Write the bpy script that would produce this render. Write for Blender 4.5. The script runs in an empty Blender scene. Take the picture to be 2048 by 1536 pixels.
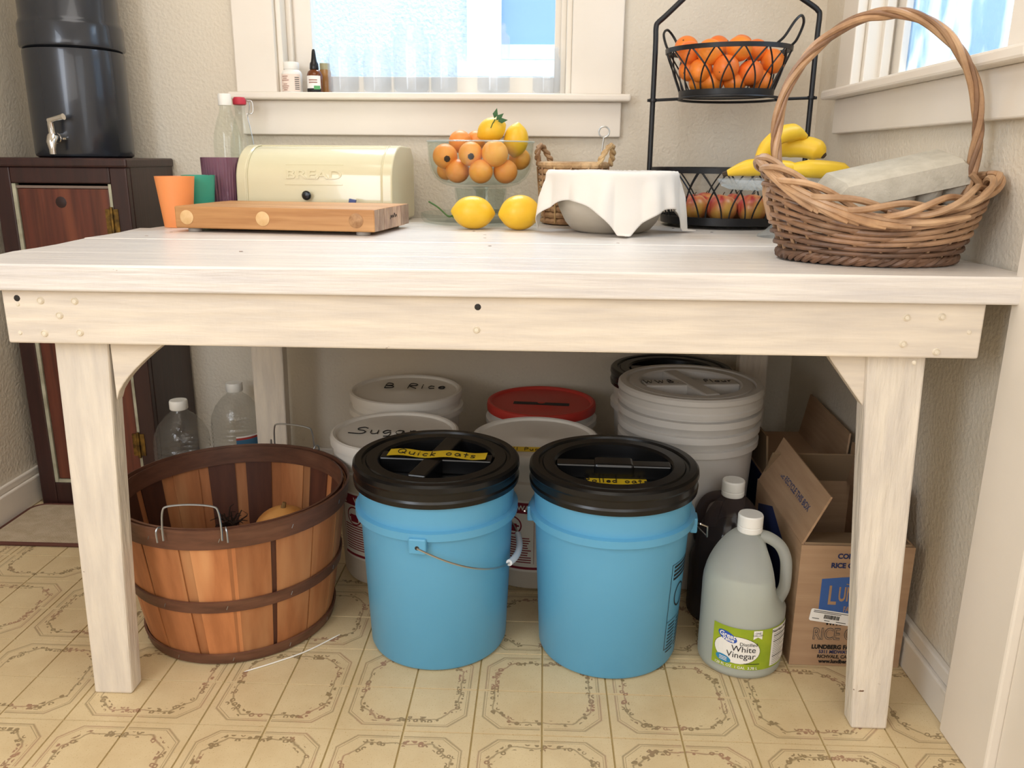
import bpy, math, random
from math import sin, cos, pi, radians
from mathutils import Vector, Matrix
random.seed(7)
scene = bpy.context.scene
COL = scene.collection

# ------------------------------------------------------------------ camera
FPX = 1649.3
pitch, yaw, roll = .2672, .0363, .0086
fwd = Vector((-sin(yaw)*cos(pitch), cos(yaw)*cos(pitch), -sin(pitch)))
rt = Vector((cos(yaw), sin(yaw), 0)); up = rt.cross(fwd)
r2 = rt*cos(roll) + up*sin(roll); u2 = -rt*sin(roll) + up*cos(roll)
cam_d = bpy.data.cameras.new('camera'); cam = bpy.data.objects.new('camera', cam_d); COL.objects.link(cam)
cam.matrix_world = Matrix(((r2.x, u2.x, -fwd.x, -.0121), (r2.y, u2.y, -fwd.y, -1.2679), (r2.z, u2.z, -fwd.z, .9127), (0, 0, 0, 1)))
cam_d.sensor_fit = 'HORIZONTAL'; cam_d.sensor_width = 36; cam_d.lens = 36*FPX/2048
cam_d.clip_start = .02
cam_d.dof.use_dof = True; cam_d.dof.focus_distance = 1.42; cam_d.dof.aperture_fstop = 12.0
scene.camera = cam

# ------------------------------------------------------------------ light
w = bpy.data.worlds.new('daylight'); scene.world = w; w.use_nodes = True
bgn = w.node_tree.nodes['Background']; bgn.inputs[0].default_value = (.80, .90, 1, 1); bgn.inputs[1].default_value = 2.2
def area(name, loc, target, sx, sy, power, col):
    l = bpy.data.lights.new(name, 'AREA'); l.shape = 'RECTANGLE'; l.size = sx; l.size_y = sy; l.energy = power; l.color = col
    o = bpy.data.objects.new(name, l); COL.objects.link(o); o.location = loc
    o.rotation_euler = (Vector(target)-Vector(loc)).to_track_quat('-Z', 'Y').to_euler()
    return o
area('rear_fill_light', (-.35, -2.9, 1.45), (-.3, 0, .75), 2.0, 1.5, 23, (1, .95, .89))  # unseen room fill added behind the camera; the rear wall is solid
area('back_window_daylight', (-.33, 2.2, 3.3), (-.33, .7, .9), 1.5, .7, 90, (.78, .90, 1))
area('right_window_daylight', (2.2, .42, 2.9), (.5, .38, .95), 1.2, 1.2, 75, (.84, .92, 1))
area('left_window_light', (-1.32, -1.45, 1.35), (.6, .25, .75), 1.0, 1.2, 30, (.80, .89, 1))
area('overhead_fill_light', (-.35, -.35, 2.42), (-.35, -.30, 0), 1.2, 1.0, 13, (1, .93, .85))  # overhead fill, added to brighten the walls and tabletop from out of view
area('doorway_light', (.60, -1.35, 1.0), (-.6, -.05, .45), .75, 1.7, 7, (.82, .91, 1))
scene.view_settings.view_transform = 'Standard'; scene.view_settings.look = 'None'
scene.view_settings.exposure = 0; scene.view_settings.gamma = 1; scene.view_settings.use_curve_mapping = False

# ------------------------------------------------------------------ materials
def lin(c):
    if isinstance(c, str): c = tuple(int(c[i:i+2], 16)/255 for i in (0, 2, 4))
    return tuple((x/12.92 if x <= .04045 else ((x+.055)/1.055)**2.4) for x in c[:3]) + (1,)
class NT:
    def __init__(s, name):
        s.m = bpy.data.materials.new(name); s.m.use_nodes = True; s.t = s.m.node_tree; s.b = s.t.nodes['Principled BSDF']
    def n(s, typ, **k):
        x = s.t.nodes.new(typ)
        for a, b in k.items(): setattr(x, a, b)
        return x
    def l(s, a, b): s.t.links.new(a, b)
    def val(s, sock, v):
        if isinstance(v, (int, float)): sock.default_value = v
        else: s.l(v, sock)
    def m2(s, op, a, b=0., c=0.):
        x = s.n('ShaderNodeMath', operation=op)
        for i, v in enumerate((a, b, c)):
            if i < len(x.inputs): s.val(x.inputs[i], v)
        return x.outputs[0]
    def mix(s, f, a, b):
        x = s.n('ShaderNodeMix', data_type='RGBA')
        s.val(x.inputs[0], f)
        for i, v in ((6, a), (7, b)):
            if isinstance(v, tuple): x.inputs[i].default_value = v
            else: s.l(v, x.inputs[i])
        return x.outputs[2]
    def noise(s, scale, detail=3, vec=None, rough=.5):
        x = s.n('ShaderNodeTexNoise'); x.inputs['Scale'].default_value = scale; x.inputs['Detail'].default_value = detail
        x.inputs['Roughness'].default_value = rough
        if vec is not None: s.l(vec, x.inputs['Vector'])
        return x.outputs[0]
    def ramp(s, f, a, b):
        x = s.n('ShaderNodeMapRange'); s.l(f, x.inputs[0]); x.inputs[1].default_value = a; x.inputs[2].default_value = b
        return x.outputs[0]
    def coord(s, scale=(1, 1, 1), kind='Object'):
        tc = s.n('ShaderNodeTexCoord'); mp = s.n('ShaderNodeMapping'); mp.inputs['Scale'].default_value = scale
        s.l(tc.outputs[kind], mp.inputs[0]); return mp.outputs[0]
    def bump(s, h, strength=.3, dist=.002):
        x = s.n('ShaderNodeBump'); x.inputs['Strength'].default_value = strength; x.inputs['Distance'].default_value = dist
        s.l(h, x.inputs['Height']); s.l(x.outputs[0], s.b.inputs['Normal'])
MATS = {}
def mat(name, col, rough=.5, metal=0., col2=None, vs=8, vstretch=(1, 1, 1), vlo=.35, vhi=.65, bump=None, trans=0., ior=1.45, coat=0., sss=0., rnd=0., spec=.5, alpha=None):
    if name in MATS: return MATS[name]
    t = NT(name); b = t.b; c = lin(col)
    b.inputs['Roughness'].default_value = rough; b.inputs['Metallic'].default_value = metal
    b.inputs['Transmission Weight'].default_value = trans; b.inputs['IOR'].default_value = ior
    b.inputs['Coat Weight'].default_value = coat; b.inputs['Specular IOR Level'].default_value = spec
    if sss: b.inputs['Subsurface Weight'].default_value = sss; b.inputs['Subsurface Radius'].default_value = (.01, .006, .004)
    out = None
    if col2 is not None:
        v = t.coord(vstretch); f = t.ramp(t.noise(vs, 5, v), vlo, vhi); out = t.mix(f, c, lin(col2))
    if rnd:
        oi = t.n('ShaderNodeObjectInfo'); hs = t.n('ShaderNodeHueSaturation')
        t.val(hs.inputs['Value'], t.m2('MULTIPLY_ADD', oi.outputs['Random'], rnd*2, 1-rnd))
        t.val(hs.inputs['Hue'], t.m2('MULTIPLY_ADD', oi.outputs['Random'], .02, .49))
        if out is None: hs.inputs['Color'].default_value = c
        else: t.l(out, hs.inputs['Color'])
        out = hs.outputs[0]
    if out is None: b.inputs['Base Color'].default_value = c
    else: t.l(out, b.inputs['Base Color'])
    if bump:
        v = t.coord(bump[2] if len(bump) > 2 else (1, 1, 1)); t.bump(t.noise(bump[0], 4, v), bump[1], bump[3] if len(bump) > 3 else .002)
    MATS[name] = t.m; return t.m
def thin_glass(name, tint=(.97, .99, .98), gloss=.12, rough=.03, wavy=0, body=.0, bodycol=(.8, .85, .85)):
    t = NT(name); out = t.t.nodes['Material Output']; t.t.nodes.remove(t.b)
    tr = t.n('ShaderNodeBsdfTransparent'); tr.inputs[0].default_value = (*tint, 1)
    gl = t.n('ShaderNodeBsdfGlossy'); gl.inputs['Roughness'].default_value = rough
    lw = t.n('ShaderNodeLayerWeight'); lw.inputs[0].default_value = .35
    f = t.m2('MULTIPLY_ADD', t.m2('POWER', lw.outputs['Facing'], 3.5), .36, gloss*.10)
    mx = t.n('ShaderNodeMixShader'); t.l(f, mx.inputs[0]); t.l(tr.outputs[0], mx.inputs[1]); t.l(gl.outputs[0], mx.inputs[2])
    res = mx.outputs[0]
    if wavy:
        bp = t.n('ShaderNodeBump'); bp.inputs['Strength'].default_value = .8; bp.inputs['Distance'].default_value = .004
        t.l(t.noise(wavy, 3, t.coord()), bp.inputs['Height']); t.l(bp.outputs[0], gl.inputs['Normal'])
    if body:
        d = t.n('ShaderNodeBsdfDiffuse'); d.inputs[0].default_value = (*bodycol, 1)
        tl = t.n('ShaderNodeBsdfTranslucent'); tl.inputs[0].default_value = (*bodycol, 1)
        m0 = t.n('ShaderNodeMixShader'); t.l(d.outputs[0], m0.inputs[1]); t.l(tl.outputs[0], m0.inputs[2])
        m1 = t.n('ShaderNodeMixShader'); m1.inputs[0].default_value = body; t.l(res, m1.inputs[1]); t.l(m0.outputs[0], m1.inputs[2]); res = m1.outputs[0]
    t.l(res, out.inputs[0]); return t.m

def wood_mat(name, c1, c2, c3=None, axis=(3, 60, 60), rough=.45, rnd=.0, bumpk=.12):
    t = NT(name); v = t.coord(axis)
    g = t.ramp(t.noise(1.3, 6, v, .6), .33, .67); out = t.mix(g, lin(c1), lin(c2))
    if c3: out = t.mix(t.ramp(t.noise(4.5, 3, t.coord((axis[0]*.12, axis[1]*.12, axis[2]*.12))), .52, .72), out, lin(c3))
    if rnd:
        oi = t.n('ShaderNodeObjectInfo'); hs = t.n('ShaderNodeHueSaturation'); t.val(hs.inputs['Value'], t.m2('MULTIPLY_ADD', oi.outputs['Random'], rnd*2, 1-rnd)); t.l(out, hs.inputs['Color']); out = hs.outputs[0]
    t.l(out, t.b.inputs['Base Color']); t.b.inputs['Roughness'].default_value = rough
    t.bump(t.noise(2, 5, v), bumpk, .002); return t.m

def painted_mat(name, col, chip, axis, rough=.38, chips=.70, grain=.25):
    t = NT(name); v = t.coord(axis); base = t.mix(t.ramp(t.noise(2.2, 5, v), .3, .7), lin(col), tuple(x*vv for x, vv in zip(lin(col)[:3], (.80, .80, .83)))+(1,))
    n1 = t.noise(70, 4, t.coord((.45, 1, 1))); n2 = t.noise(3.1, 2, t.coord())
    f = t.ramp(t.m2('MULTIPLY', n1, n2), chips*.51, chips*.51+.015)
    t.l(t.mix(f, base, lin(chip)), t.b.inputs['Base Color']); t.b.inputs['Roughness'].default_value = rough
    t.bump(t.m2('ADD', t.noise(3, 6, v), t.m2('MULTIPLY', t.noise(45, 4, t.coord((1, 1, .4))), .45)), grain, .004); return t.m

M_wall = mat('cream_wall_paint', 'E3D9C8', .6, bump=(120, .6, (1, 1, 1), .004), col2='DCD1BF', vs=2)
M_ceil = mat('ceiling_paint', 'E8E2D6', .8)
M_trim = mat('trim_paint', 'EFE6DA', .38, col2='E8DFD2', vs=3, bump=(30, .08, (1, 1, 6)))
M_base = mat('baseboard_paint', 'E4DDD3', .45, col2='B7AC9C', vs=9, vstretch=(1, 1, 6), vlo=.6, vhi=.8)
M_top = painted_mat('tabletop_paint', 'E8E0D7', '8A6B4A', (2.5, 40, 40), .32, .88, .4)
M_apr = painted_mat('apron_paint', 'EADDCB', '6B5036', (3, 30, 30), .42, .86, .35)
M_leg = painted_mat('leg_paint', 'EADFCF', '6B4A30', (25, 25, 3.5), .42, .99, 1.0)
M_nail = mat('painted_nail', 'E6DAC6', .4); M_hole = mat('nail_hole', '2B2724', .7)
M_black = mat('black_plastic', '0E0E0F', .27, bump=(20, .04)); M_iron = mat('black_iron', '15161A', .38, bump=(60, .1))
M_blue = mat('blue_plastic', '62A9D0', .36, col2='5BA2CA', vs=3); M_white = mat('white_plastic', 'E2DDD5', .42, col2='D9D2C8', vs=4)
M_whiteT = mat('translucent_plastic', 'CFCBC6', .4, col2='C5C0BA', vs=5); M_red = mat('red_plastic', 'C0392F', .45)
M_cap = mat('cap_white', 'F1EFE9', .4); M_steel = mat('steel_wire', 'B9B9B7', .3, 1.); M_zinc = mat('zinc_wire', 'A9ADB2', .35, .9)
M_ink = mat('black_ink', '151314', .6); M_ink2 = mat('navy_ink', '1F2A55', .6); M_red_ink = mat('maroon_ink', '8C2438', .5); M_grey_ink = mat('grey_ink', '55504C', .6)
M_tape = mat('yellow_tape', 'E8C62A', .5, col2='DDB71E', vs=30); M_paper = mat('white_label_paper', 'F2EFEA', .5)

# ------------------------------------------------------------------ geometry helpers
class MB:
    def __init__(s): s.v = []; s.f = []
    def add(s, v, f):
        o = len(s.v); s.v += [tuple(p) for p in v]; s.f += [tuple(i+o for i in q) for q in f]; return s
    def box(s, lo, hi):
        x0, y0, z0 = lo; x1, y1, z1 = hi
        return s.hexa([(x0,y0,z0),(x1,y0,z0),(x1,y1,z0),(x0,y1,z0),(x0,y0,z1),(x1,y0,z1),(x1,y1,z1),(x0,y1,z1)])
    def hexa(s, p): return s.add(p, [(3,2,1,0),(4,5,6,7),(0,1,5,4),(1,2,6,5),(2,3,7,6),(3,0,4,7)])
    def loft(s, rings, closed=True, capa=True, capb=True):
        n = len(rings[0]); v = [p for r in rings for p in r]; f = []
        for i in range(len(rings)-1):
            for j in range(n if closed else n-1):
                k = (j+1) % n; f.append((i*n+j, i*n+k, (i+1)*n+k, (i+1)*n+j))
        if capa: f.append(tuple(range(n-1, -1, -1)))
        if capb: f.append(tuple((len(rings)-1)*n+j for j in range(n)))
        return s.add(v, f)
    def lathe(s, prof, seg=48, c=(0, 0, 0), capa=None, capb=None, ex=1., ey=1.):
        rings = [[(c[0]+r*cos(2*pi*j/seg)*ex, c[1]+r*sin(2*pi*j/seg)*ey, c[2]+z) for j in range(seg)] for r, z in prof]
        return s.loft(rings, True, prof[0][0] > 1e-4 if capa is None else capa, prof[-1][0] > 1e-4 if capb is None else capb)
    def tube(s, path, r, seg=8, closed=False, flat=1.):
        P = [Vector(p) for p in path]; n = len(P); rings = []; N = None
        for i in range(n):
            a = P[(i-1) % n] if (closed or i > 0) else P[i]; b = P[(i+1) % n] if (closed or i < n-1) else P[i]
            T = (b-a).normalized() if (b-a).length > 1e-9 else Vector((0, 0, 1))
            if N is None:
                N = Vector((0, 0, 1)) if abs(T.z) < .9 else Vector((1, 0, 0))
            N = (N - T*N.dot(T)).normalized(); B = T.cross(N)
            rr = r[i] if isinstance(r, (list, tuple)) else r
            rings.append([tuple(P[i] + N*(rr*cos(2*pi*j/seg)) + B*(rr*flat*sin(2*pi*j/seg))) for j in range(seg)])
        if closed: rings.append(rings[0])
        return s.loft(rings, True, not closed, not closed)
    def prism(s, poly, axis, a, b):
        def P(u, v, w): return (u, w, v) if axis == 'y' else ((w, u, v) if axis == 'x' else (u, v, w))
        n = len(poly); v = [P(u, q, a) for u, q in poly]+[P(u, q, b) for u, q in poly]
        return s.add(v, [tuple(range(n)), tuple(range(2*n-1, n-1, -1))]+[(i, i+n, (i+1) % n+n, (i+1) % n) for i in range(n)])
    def build(s, name, m, parent=None, smooth=True, bevel=0., loc=(0, 0, 0), rot=(0, 0, 0), seg=2, sub=0, angle=40):
        me = bpy.data.meshes.new(name); me.from_pydata(s.v, [], s.f); me.validate()
        import bmesh
        bm = bmesh.new(); bm.from_mesh(me); bmesh.ops.recalc_face_normals(bm, faces=bm.faces[:]); bm.to_mesh(me); bm.free()
        me.materials.append(m)
        if smooth:
            me.polygons.foreach_set('use_smooth', [True]*len(me.polygons)); 
            try: me.set_sharp_from_angle(angle=radians(angle))
            except Exception: pass
        o = bpy.data.objects.new(name, me); COL.objects.link(o); o.parent = parent; o.location = loc; o.rotation_euler = rot
        if bevel:
            b = o.modifiers.new('bevel', 'BEVEL'); b.width = bevel; b.segments = seg; b.limit_method = 'ANGLE'; b.angle_limit = radians(35)
        if sub:
            b = o.modifiers.new('sub', 'SUBSURF'); b.levels = sub; b.render_levels = sub
        return o
def thing(name, label, cat, loc=(0, 0, 0), rz=0., group=None):
    o = bpy.data.objects.new(name, None); COL.objects.link(o); o.location = loc; o.rotation_euler = (0, 0, rz); o.empty_display_size = .05
    return tag(o, label, cat, group)
def tag(o, label, cat, group=None):
    o['label'] = label; o['category'] = cat
    if group: o['group'] = group
    return o
def struct(o): o['kind'] = 'structure'; return o
def catmull(pts, n=10, closed=False):
    P = [Vector(p) for p in pts]; out = []; m = len(P)
    for i in range(m if closed else m-1):
        p1, p2 = P[i], P[(i+1) % m]
        p0 = P[i-1] if (closed or i > 0) else p1+(p1-p2); p3 = P[(i+2) % m] if (closed or i < m-2) else p2+(p2-p1)
        for k in range(n):
            t = k/n; out.append(.5*((2*p1)+(p2-p0)*t+(2*p0-5*p1+4*p2-p3)*t*t+(3*p1-p0-3*p2+p3)*t**3))
    if not closed: out.append(P[-1])
    return out
_tc = {}
def text_geo(s, size=1., bold=0., extrude=0., align='CENTER', shear=0., outline=False):
    cu = bpy.data.curves.new('t', 'FONT'); cu.body = s; cu.size = size; cu.align_x = align; cu.align_y = 'CENTER'; cu.offset = bold; cu.extrude = extrude; cu.shear = shear; cu.resolution_u = 3
    if outline: cu.fill_mode = 'NONE' if hasattr(cu, 'fill_mode') else cu.fill_mode; cu.bevel_depth = size*.014; cu.bevel_resolution = 0
    ob = bpy.data.objects.new('t', cu); COL.objects.link(ob); dg = bpy.context.evaluated_depsgraph_get(); dg.update()
    me = bpy.data.meshes.new_from_object(ob.evaluated_get(dg)); v = [tuple(q.co) for q in me.vertices]; f = [tuple(p.vertices) for p in me.polygons]
    bpy.data.objects.remove(ob); bpy.data.curves.remove(cu); bpy.data.meshes.remove(me); return v, f
def text_on(s, size, fn, m, parent, name='lettering', **k):
    v, f = text_geo(s, size, **k); b = MB(); b.add([fn(p[0], p[1]) for p in v], f)
    return b.build(name, m, parent, smooth=False)
def cyl_fn(r, th0, z0, off=.0008, rot=0.):
    c, s_ = cos(rot), sin(rot)
    def fn(x, y):
        x, y = x*c-y*s_, x*s_+y*c
        rr = r(z0+y) if callable(r) else r
        a = th0+x/rr; return ((rr+off)*cos(a), (rr+off)*sin(a), z0+y)
    return fn
def cyl_patch(r, th0, w, z0, z1, off=.0004, n=14, nz=3):
    rings = []
    for i in range(nz+1):
        z = z0+(z1-z0)*i/nz; rr = r(z) if callable(r) else r
        rings.append([((rr+off)*cos(th0+(j/n-.5)*w/rr), (rr+off)*sin(th0+(j/n-.5)*w/rr), z) for j in range(n+1)])
    return MB().loft(rings, False, False, False)
def cyl_shape(r, th0, zc, pts, off, rings=5):
    cx = sum(p[0] for p in pts)/len(pts); cy = sum(p[1] for p in pts)/len(pts); n = len(pts)
    if n < 8:
        q = []
        for i in range(n):
            a, c = pts[i], pts[(i+1) % n]; m = max(1, int(abs(c[0]-a[0])/.006))
            q += [(a[0]+(c[0]-a[0])*k/m, a[1]+(c[1]-a[1])*k/m) for k in range(m)]
        pts = q; n = len(pts)
    def P(x, y):
        rr = r(zc+y) if callable(r) else r
        return ((rr+off)*cos(th0+x/rr), (rr+off)*sin(th0+x/rr), zc+y)
    v = []; f = []
    for k in range(rings):
        s_ = 1-k/rings; v += [P(cx+(x-cx)*s_, cy+(y-cy)*s_) for x, y in pts]
    v.append(P(cx, cy))
    for k in range(rings-1):
        for i in range(n): f.append((k*n+i, k*n+(i+1) % n, (k+1)*n+(i+1) % n, (k+1)*n+i))
    for i in range(n): f.append(((rings-1)*n+i, (rings-1)*n+(i+1) % n, rings*n))
    b = MB(); b.add(v, f); b.edge = v[:n]; return b
def oval(cx, cy, a, b, n=32): return [(cx+a*cos(2*pi*i/n), cy+b*sin(2*pi*i/n)) for i in range(n)]
# single-stroke hand lettering, unit-height letters: strokes of (x, y)
STROKE = {
 'S': (.62, [[(.6,.85),(.4,1),(.12,.85),(.15,.62),(.45,.48),(.55,.25),(.35,.02),(-.25,.12)]]),
 'Q': (.75, [[(.35,1),(.08,.75),(.1,.3),(.35,.08),(.6,.35),(.58,.8),(.35,1)],[(.38,.35),(.7,.02)]]),
 'B': (.6, [[(.1,0),(.12,1),(.45,.9),(.42,.6),(.12,.52),(.55,.4),(.5,.08),(.1,0)]]),
 'R': (.62, [[(.08,0),(.12,1),(.5,.9),(.48,.6),(.12,.5),(.55,0)]]), 'W': (.85, [[(0,1),(.18,0),(.38,.7),(.58,0),(.8,1)]]),
 'F': (.5, [[(.1,0),(.12,1),(.5,1)],[(.12,.55),(.42,.55)]]), 'P': (.55, [[(.1,0),(.1,1),(.48,.92),(.48,.58),(.1,.48)]]), 'A': (.65,[[(0,0),(.3,1),(.6,0)],[(.12,.35),(.48,.35)]]),
 'H': (.6, [[(.08,0),(.1,1)],[(.5,0),(.52,1)],[(.1,.5),(.52,.5)]]),
 'u': (.5, [[(.05,.55),(.08,.15),(.22,.02),(.4,.15),(.42,.55),(.45,.02)]]), 'i': (.25, [[(.1,.55),(.12,.02)],[(.1,.78),(.13,.8)]]),
 'c': (.45, [[(.4,.48),(.2,.55),(.06,.3),(.18,.04),(.42,.08)]]), 'k': (.48, [[(.08,0),(.08,.95)],[(.4,.55),(.1,.28),(.42,0)]]),
 'o': (.5, [[(.25,.55),(.06,.4),(.08,.12),(.25,.02),(.42,.15),(.42,.42),(.25,.55)]]), 'a': (.52, [[(.42,.5),(.2,.55),(.06,.3),(.15,.04),(.35,.1),(.42,.5),(.48,.02)]]),
 't': (.4, [[(.2,.9),(.2,.05)],[(.02,.58),(.38,.58)]]), 's': (.4, [[(.36,.5),(.15,.55),(.08,.38),(.32,.22),(.3,.04),(.04,.04)]]),
 'g': (.5, [[(.42,.5),(.2,.55),(.06,.3),(.2,.08),(.42,.3),(.42,-.25),(.15,-.35)]]), 'r': (.38, [[(.08,.55),(.1,0)],[(.1,.35),(.22,.52),(.36,.5)]]),
 'e': (.46, [[(.08,.28),(.4,.32),(.3,.54),(.1,.45),(.06,.18),(.22,.02),(.42,.1)]]), 'l': (.22, [[(.1,1),(.1,0)]]), 'p': (.48,[[(.08,.55),(.08,-.35)],[(.08,.45),(.3,.55),(.42,.32),(.28,.05),(.08,.12)]]),
 'd': (.5,[[(.42,1),(.42,0)],[(.42,.45),(.2,.55),(.06,.3),(.18,.04),(.42,.15)]]), 'w': (.6,[[(.02,.55),(.14,.02),(.28,.45),(.42,.02),(.55,.55)]]), '.': (.2,[[(.08,.0),(.1,.04)]]), ' ': (.45, [])}
def hand(s, h, fn, m, parent, thick=.0011, name='handwriting', gap=.16):
    tot = sum(STROKE[c][0]+gap for c in s); x = -tot/2; b = MB()
    for c in s:
        wd, st = STROKE[c]
        for k in st:
            pts = catmull([(x+p[0]+random.uniform(-.02, .02), p[1]-.5, 0) for p in k], 5)
            b.tube([fn(p.x*h, p.y*h) for p in pts], thick, 5)
        x += wd+gap
    return b.build(name, m, parent)
def copy_tree(o, parent=None):
    c = o.copy(); COL.objects.link(c); c.parent = parent
    for ch in list(o.children): copy_tree(ch, c)
    return c
T = .758
WX, WY, LX = .69, 1.01, -1.385
# ------------------------------------------------------------------ room shell
t = NT('vinyl_sheet'); geo = t.n('ShaderNodeNewGeometry'); sp = t.n('ShaderNodeSeparateXYZ'); t.l(geo.outputs['Position'], sp.inputs[0])
def fold(o):
    u = t.m2('DIVIDE', o, .2286); return t.m2('MULTIPLY', t.m2('ABSOLUTE', t.m2('SUBTRACT', u, t.m2('ROUND', u))), 2.)
ax, ay = fold(sp.outputs[0]), fold(sp.outputs[1])
dd = t.m2('MAXIMUM', t.m2('MAXIMUM', ax, ay), t.m2('MULTIPLY', t.m2('ADD', ax, ay), .585))
dv = t.m2('MAXIMUM', t.m2('MAXIMUM', ax, ay), t.m2('MULTIPLY', t.m2('ADD', ax, ay), .62))
def line(x, c, wd): return t.m2('SUBTRACT', 1., t.m2('SMOOTH_MIN', 1., t.m2('DIVIDE', t.m2('ABSOLUTE', t.m2('SUBTRACT', x, c)), wd), .2))
nz = t.noise(55, 3, geo.outputs['Position'])
ln1 = line(t.m2('ADD', dd, t.m2('MULTIPLY', nz, .012)), .885, .020); ln2 = line(dd, .845, .008)
brk = t.m2('GREATER_THAN', t.m2('MINIMUM', ax, ay), .03)
vor = t.n('ShaderNodeTexVoronoi'); vor.inputs['Scale'].default_value = 95; t.l(geo.outputs['Position'], vor.inputs['Vector'])
leaf = t.m2('MULTIPLY', t.m2('LESS_THAN', vor.outputs['Distance'], t.m2('MULTIPLY_ADD', t.noise(30, 2, geo.outputs['Position']), .5, .18)), t.m2('LESS_THAN', t.m2('ABSOLUTE', t.m2('SUBTRACT', dv, .735)), .062))
leafe = t.m2('MULTIPLY', leaf, t.m2('GREATER_THAN', vor.outputs['Distance'], .20))
stem = line(t.m2('ADD', dv, t.m2('MULTIPLY_ADD', t.noise(40, 2, geo.outputs['Position']), .10, -.05)), .735, .020)
ink = t.m2('MINIMUM', t.m2('ADD', t.m2('MULTIPLY', t.m2('MAXIMUM', t.m2('MAXIMUM', ln1, ln2), 0.), t.m2('MULTIPLY', brk, .8)), t.m2('MAXIMUM', t.m2('MULTIPLY', leafe, .95), t.m2('MULTIPLY', stem, .9))), 1.)
mott = t.mix(t.ramp(t.noise(7, 5, geo.outputs['Position'], .65), .3, .7), lin('DEC9A0'), lin('CDB48A'))
mott = t.mix(t.ramp(t.noise(420, 2, geo.outputs['Position']), .62, .75), mott, lin('B4965C'))
pink = t.mix(t.ramp(t.noise(12, 1, geo.outputs['Position']), .5, .6), lin('7C6644'), lin('93644E'))
t.l(t.mix(t.m2('MULTIPLY', ink, .82), mott, pink), t.b.inputs['Base Color']); t.b.inputs['Roughness'].default_value = .42
t.bump(t.m2('MULTIPLY', ink, -1.), .2, .001); M_vinyl = t.m
M_joint = mat('vinyl_joint', 'AE9764', .7)
fl = struct(MB().box((LX-.1, -3.1, -.06), (WX+.1, WY+.1, -.0022)).build('floor', M_joint, smooth=False))
S_ = .1143; g = .0016
tm = MB(); tm.hexa([(g/2, g/2, -.004), (S_-g/2, g/2, -.004), (S_-g/2, S_-g/2, -.004), (g/2, S_-g/2, -.004), (g/2+.0008, g/2+.0008, 0), (S_-g/2-.0008, g/2+.0008, 0), (S_-g/2-.0008, S_-g/2-.0008, 0), (g/2+.0008, S_-g/2-.0008, 0)])
tile0 = tm.build('tile', M_vinyl, fl, smooth=False); first = True
for i in range(-13, 7):
    for j in range(-3, 9):
        if i < -12 and j < 3: continue
        o = tile0 if first else tile0.copy()
        if not first: COL.objects.link(o)
        first = False; o.location = (i*S_, j*S_, 0)
o = MB().box((LX, -3.05, -.003), (WX, -3*S_-g/2, 0)).build('sheet', M_vinyl, fl, smooth=False)
struct(MB().box((LX-.1, -3.1, 2.5), (WX+.1, WY+.1, 2.56)).build('ceiling', M_ceil, smooth=False))
wl = struct(MB().box((LX-.1, -3.1, 0), (LX, WY+.1, 2.5)).build('wall_left', M_wall, smooth=False))
struct(MB().box((LX-.1, -3.1, 0), (WX+.1, -3.0, 2.5)).build('wall_rear', M_wall, smooth=False))
bx0, bx1, bz0, bz1 = -.715, .052, 1.06, 2.05     # back window opening
struct(MB().box((LX-.1, WY, 0), (bx0, WY+.13, 2.5)).box((bx1, WY, 0), (WX+.13, WY+.13, 2.5)).box((bx0, WY, 0), (bx1, WY+.13, bz0)).box((bx0, WY, bz1), (bx1, WY+.13, 2.5)).build('wall_back', M_wall, smooth=False))
ry0, ry1 = .07, .722                              # right window opening
struct(MB().box((WX, ry1, 0), (WX+.13, WY, 2.5)).box((WX, -3.1, 0), (WX+.13, ry0, 2.5)).box((WX, ry0, 0), (WX+.13, ry1, bz0)).box((WX, ry0, bz1), (WX+.13, ry1, 2.5)).build('wall_right', M_wall, smooth=False))
# baseboards: a main board and a cap strip
bb = MB().box((WX-.020, -.07, 0), (WX, WY, .062)).box((WX-.013, -.07, .062), (WX, WY, .088)); struct(bb.build('baseboard_right', M_base, smooth=False, bevel=.003))
bb = MB().box((LX, -3, 0), (LX+.016, WY, .075)).box((LX, -3, .075), (LX+.010, WY, .095)); struct(bb.build('baseboard_left', M_trim, smooth=False, bevel=.004))
struct(MB().box((-1.0, WY-.014, 0), (WX, WY, .085)).build('baseboard_back', M_base, smooth=False, bevel=.003))
# door casing close to the camera on the right wall
struct(MB().box((WX-.03, -.205, 0), (WX, -.068, 2.1)).build('trim_1', M_trim, smooth=False, bevel=.004))
struct(MB().box((WX-.016, -.95, 0), (WX, -.205, 2.05)).build('door_1', M_trim, smooth=False, bevel=.003))
# back window
Wb = struct(MB().box((-.822, WY-.022, 1.073), (bx0, WY, 2.06)).build('window_1', M_trim, smooth=False, bevel=.003))
def kid(name, lo, hi, m=M_trim, bev=.002, par=None, lab=None):
    o = MB().box(lo, hi).build(name, m, par, smooth=False, bevel=bev)
    if lab: o['label'] = lab
    return o
kid('side_casing', (bx1, WY-.022, 1.073), (.182, WY, 2.06), par=Wb, bev=.003)
kid('head_casing', (-.84, WY-.024, 2.06), (.20, WY, 2.17), par=Wb, bev=.003)
kid('stool', (-.836, WY-.055, 1.055), (.204, WY+.10, 1.073), par=Wb, bev=.005)
kid('apron', (-.815, WY-.020, .968), (.183, WY, 1.055), par=Wb, bev=.003)
kid('jamb', (bx0, WY, 1.073), (bx0+.014, WY+.13, 2.05), par=Wb); kid('jamb', (bx1-.014, WY, 1.073), (bx1, WY+.13, 2.05), par=Wb)
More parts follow.
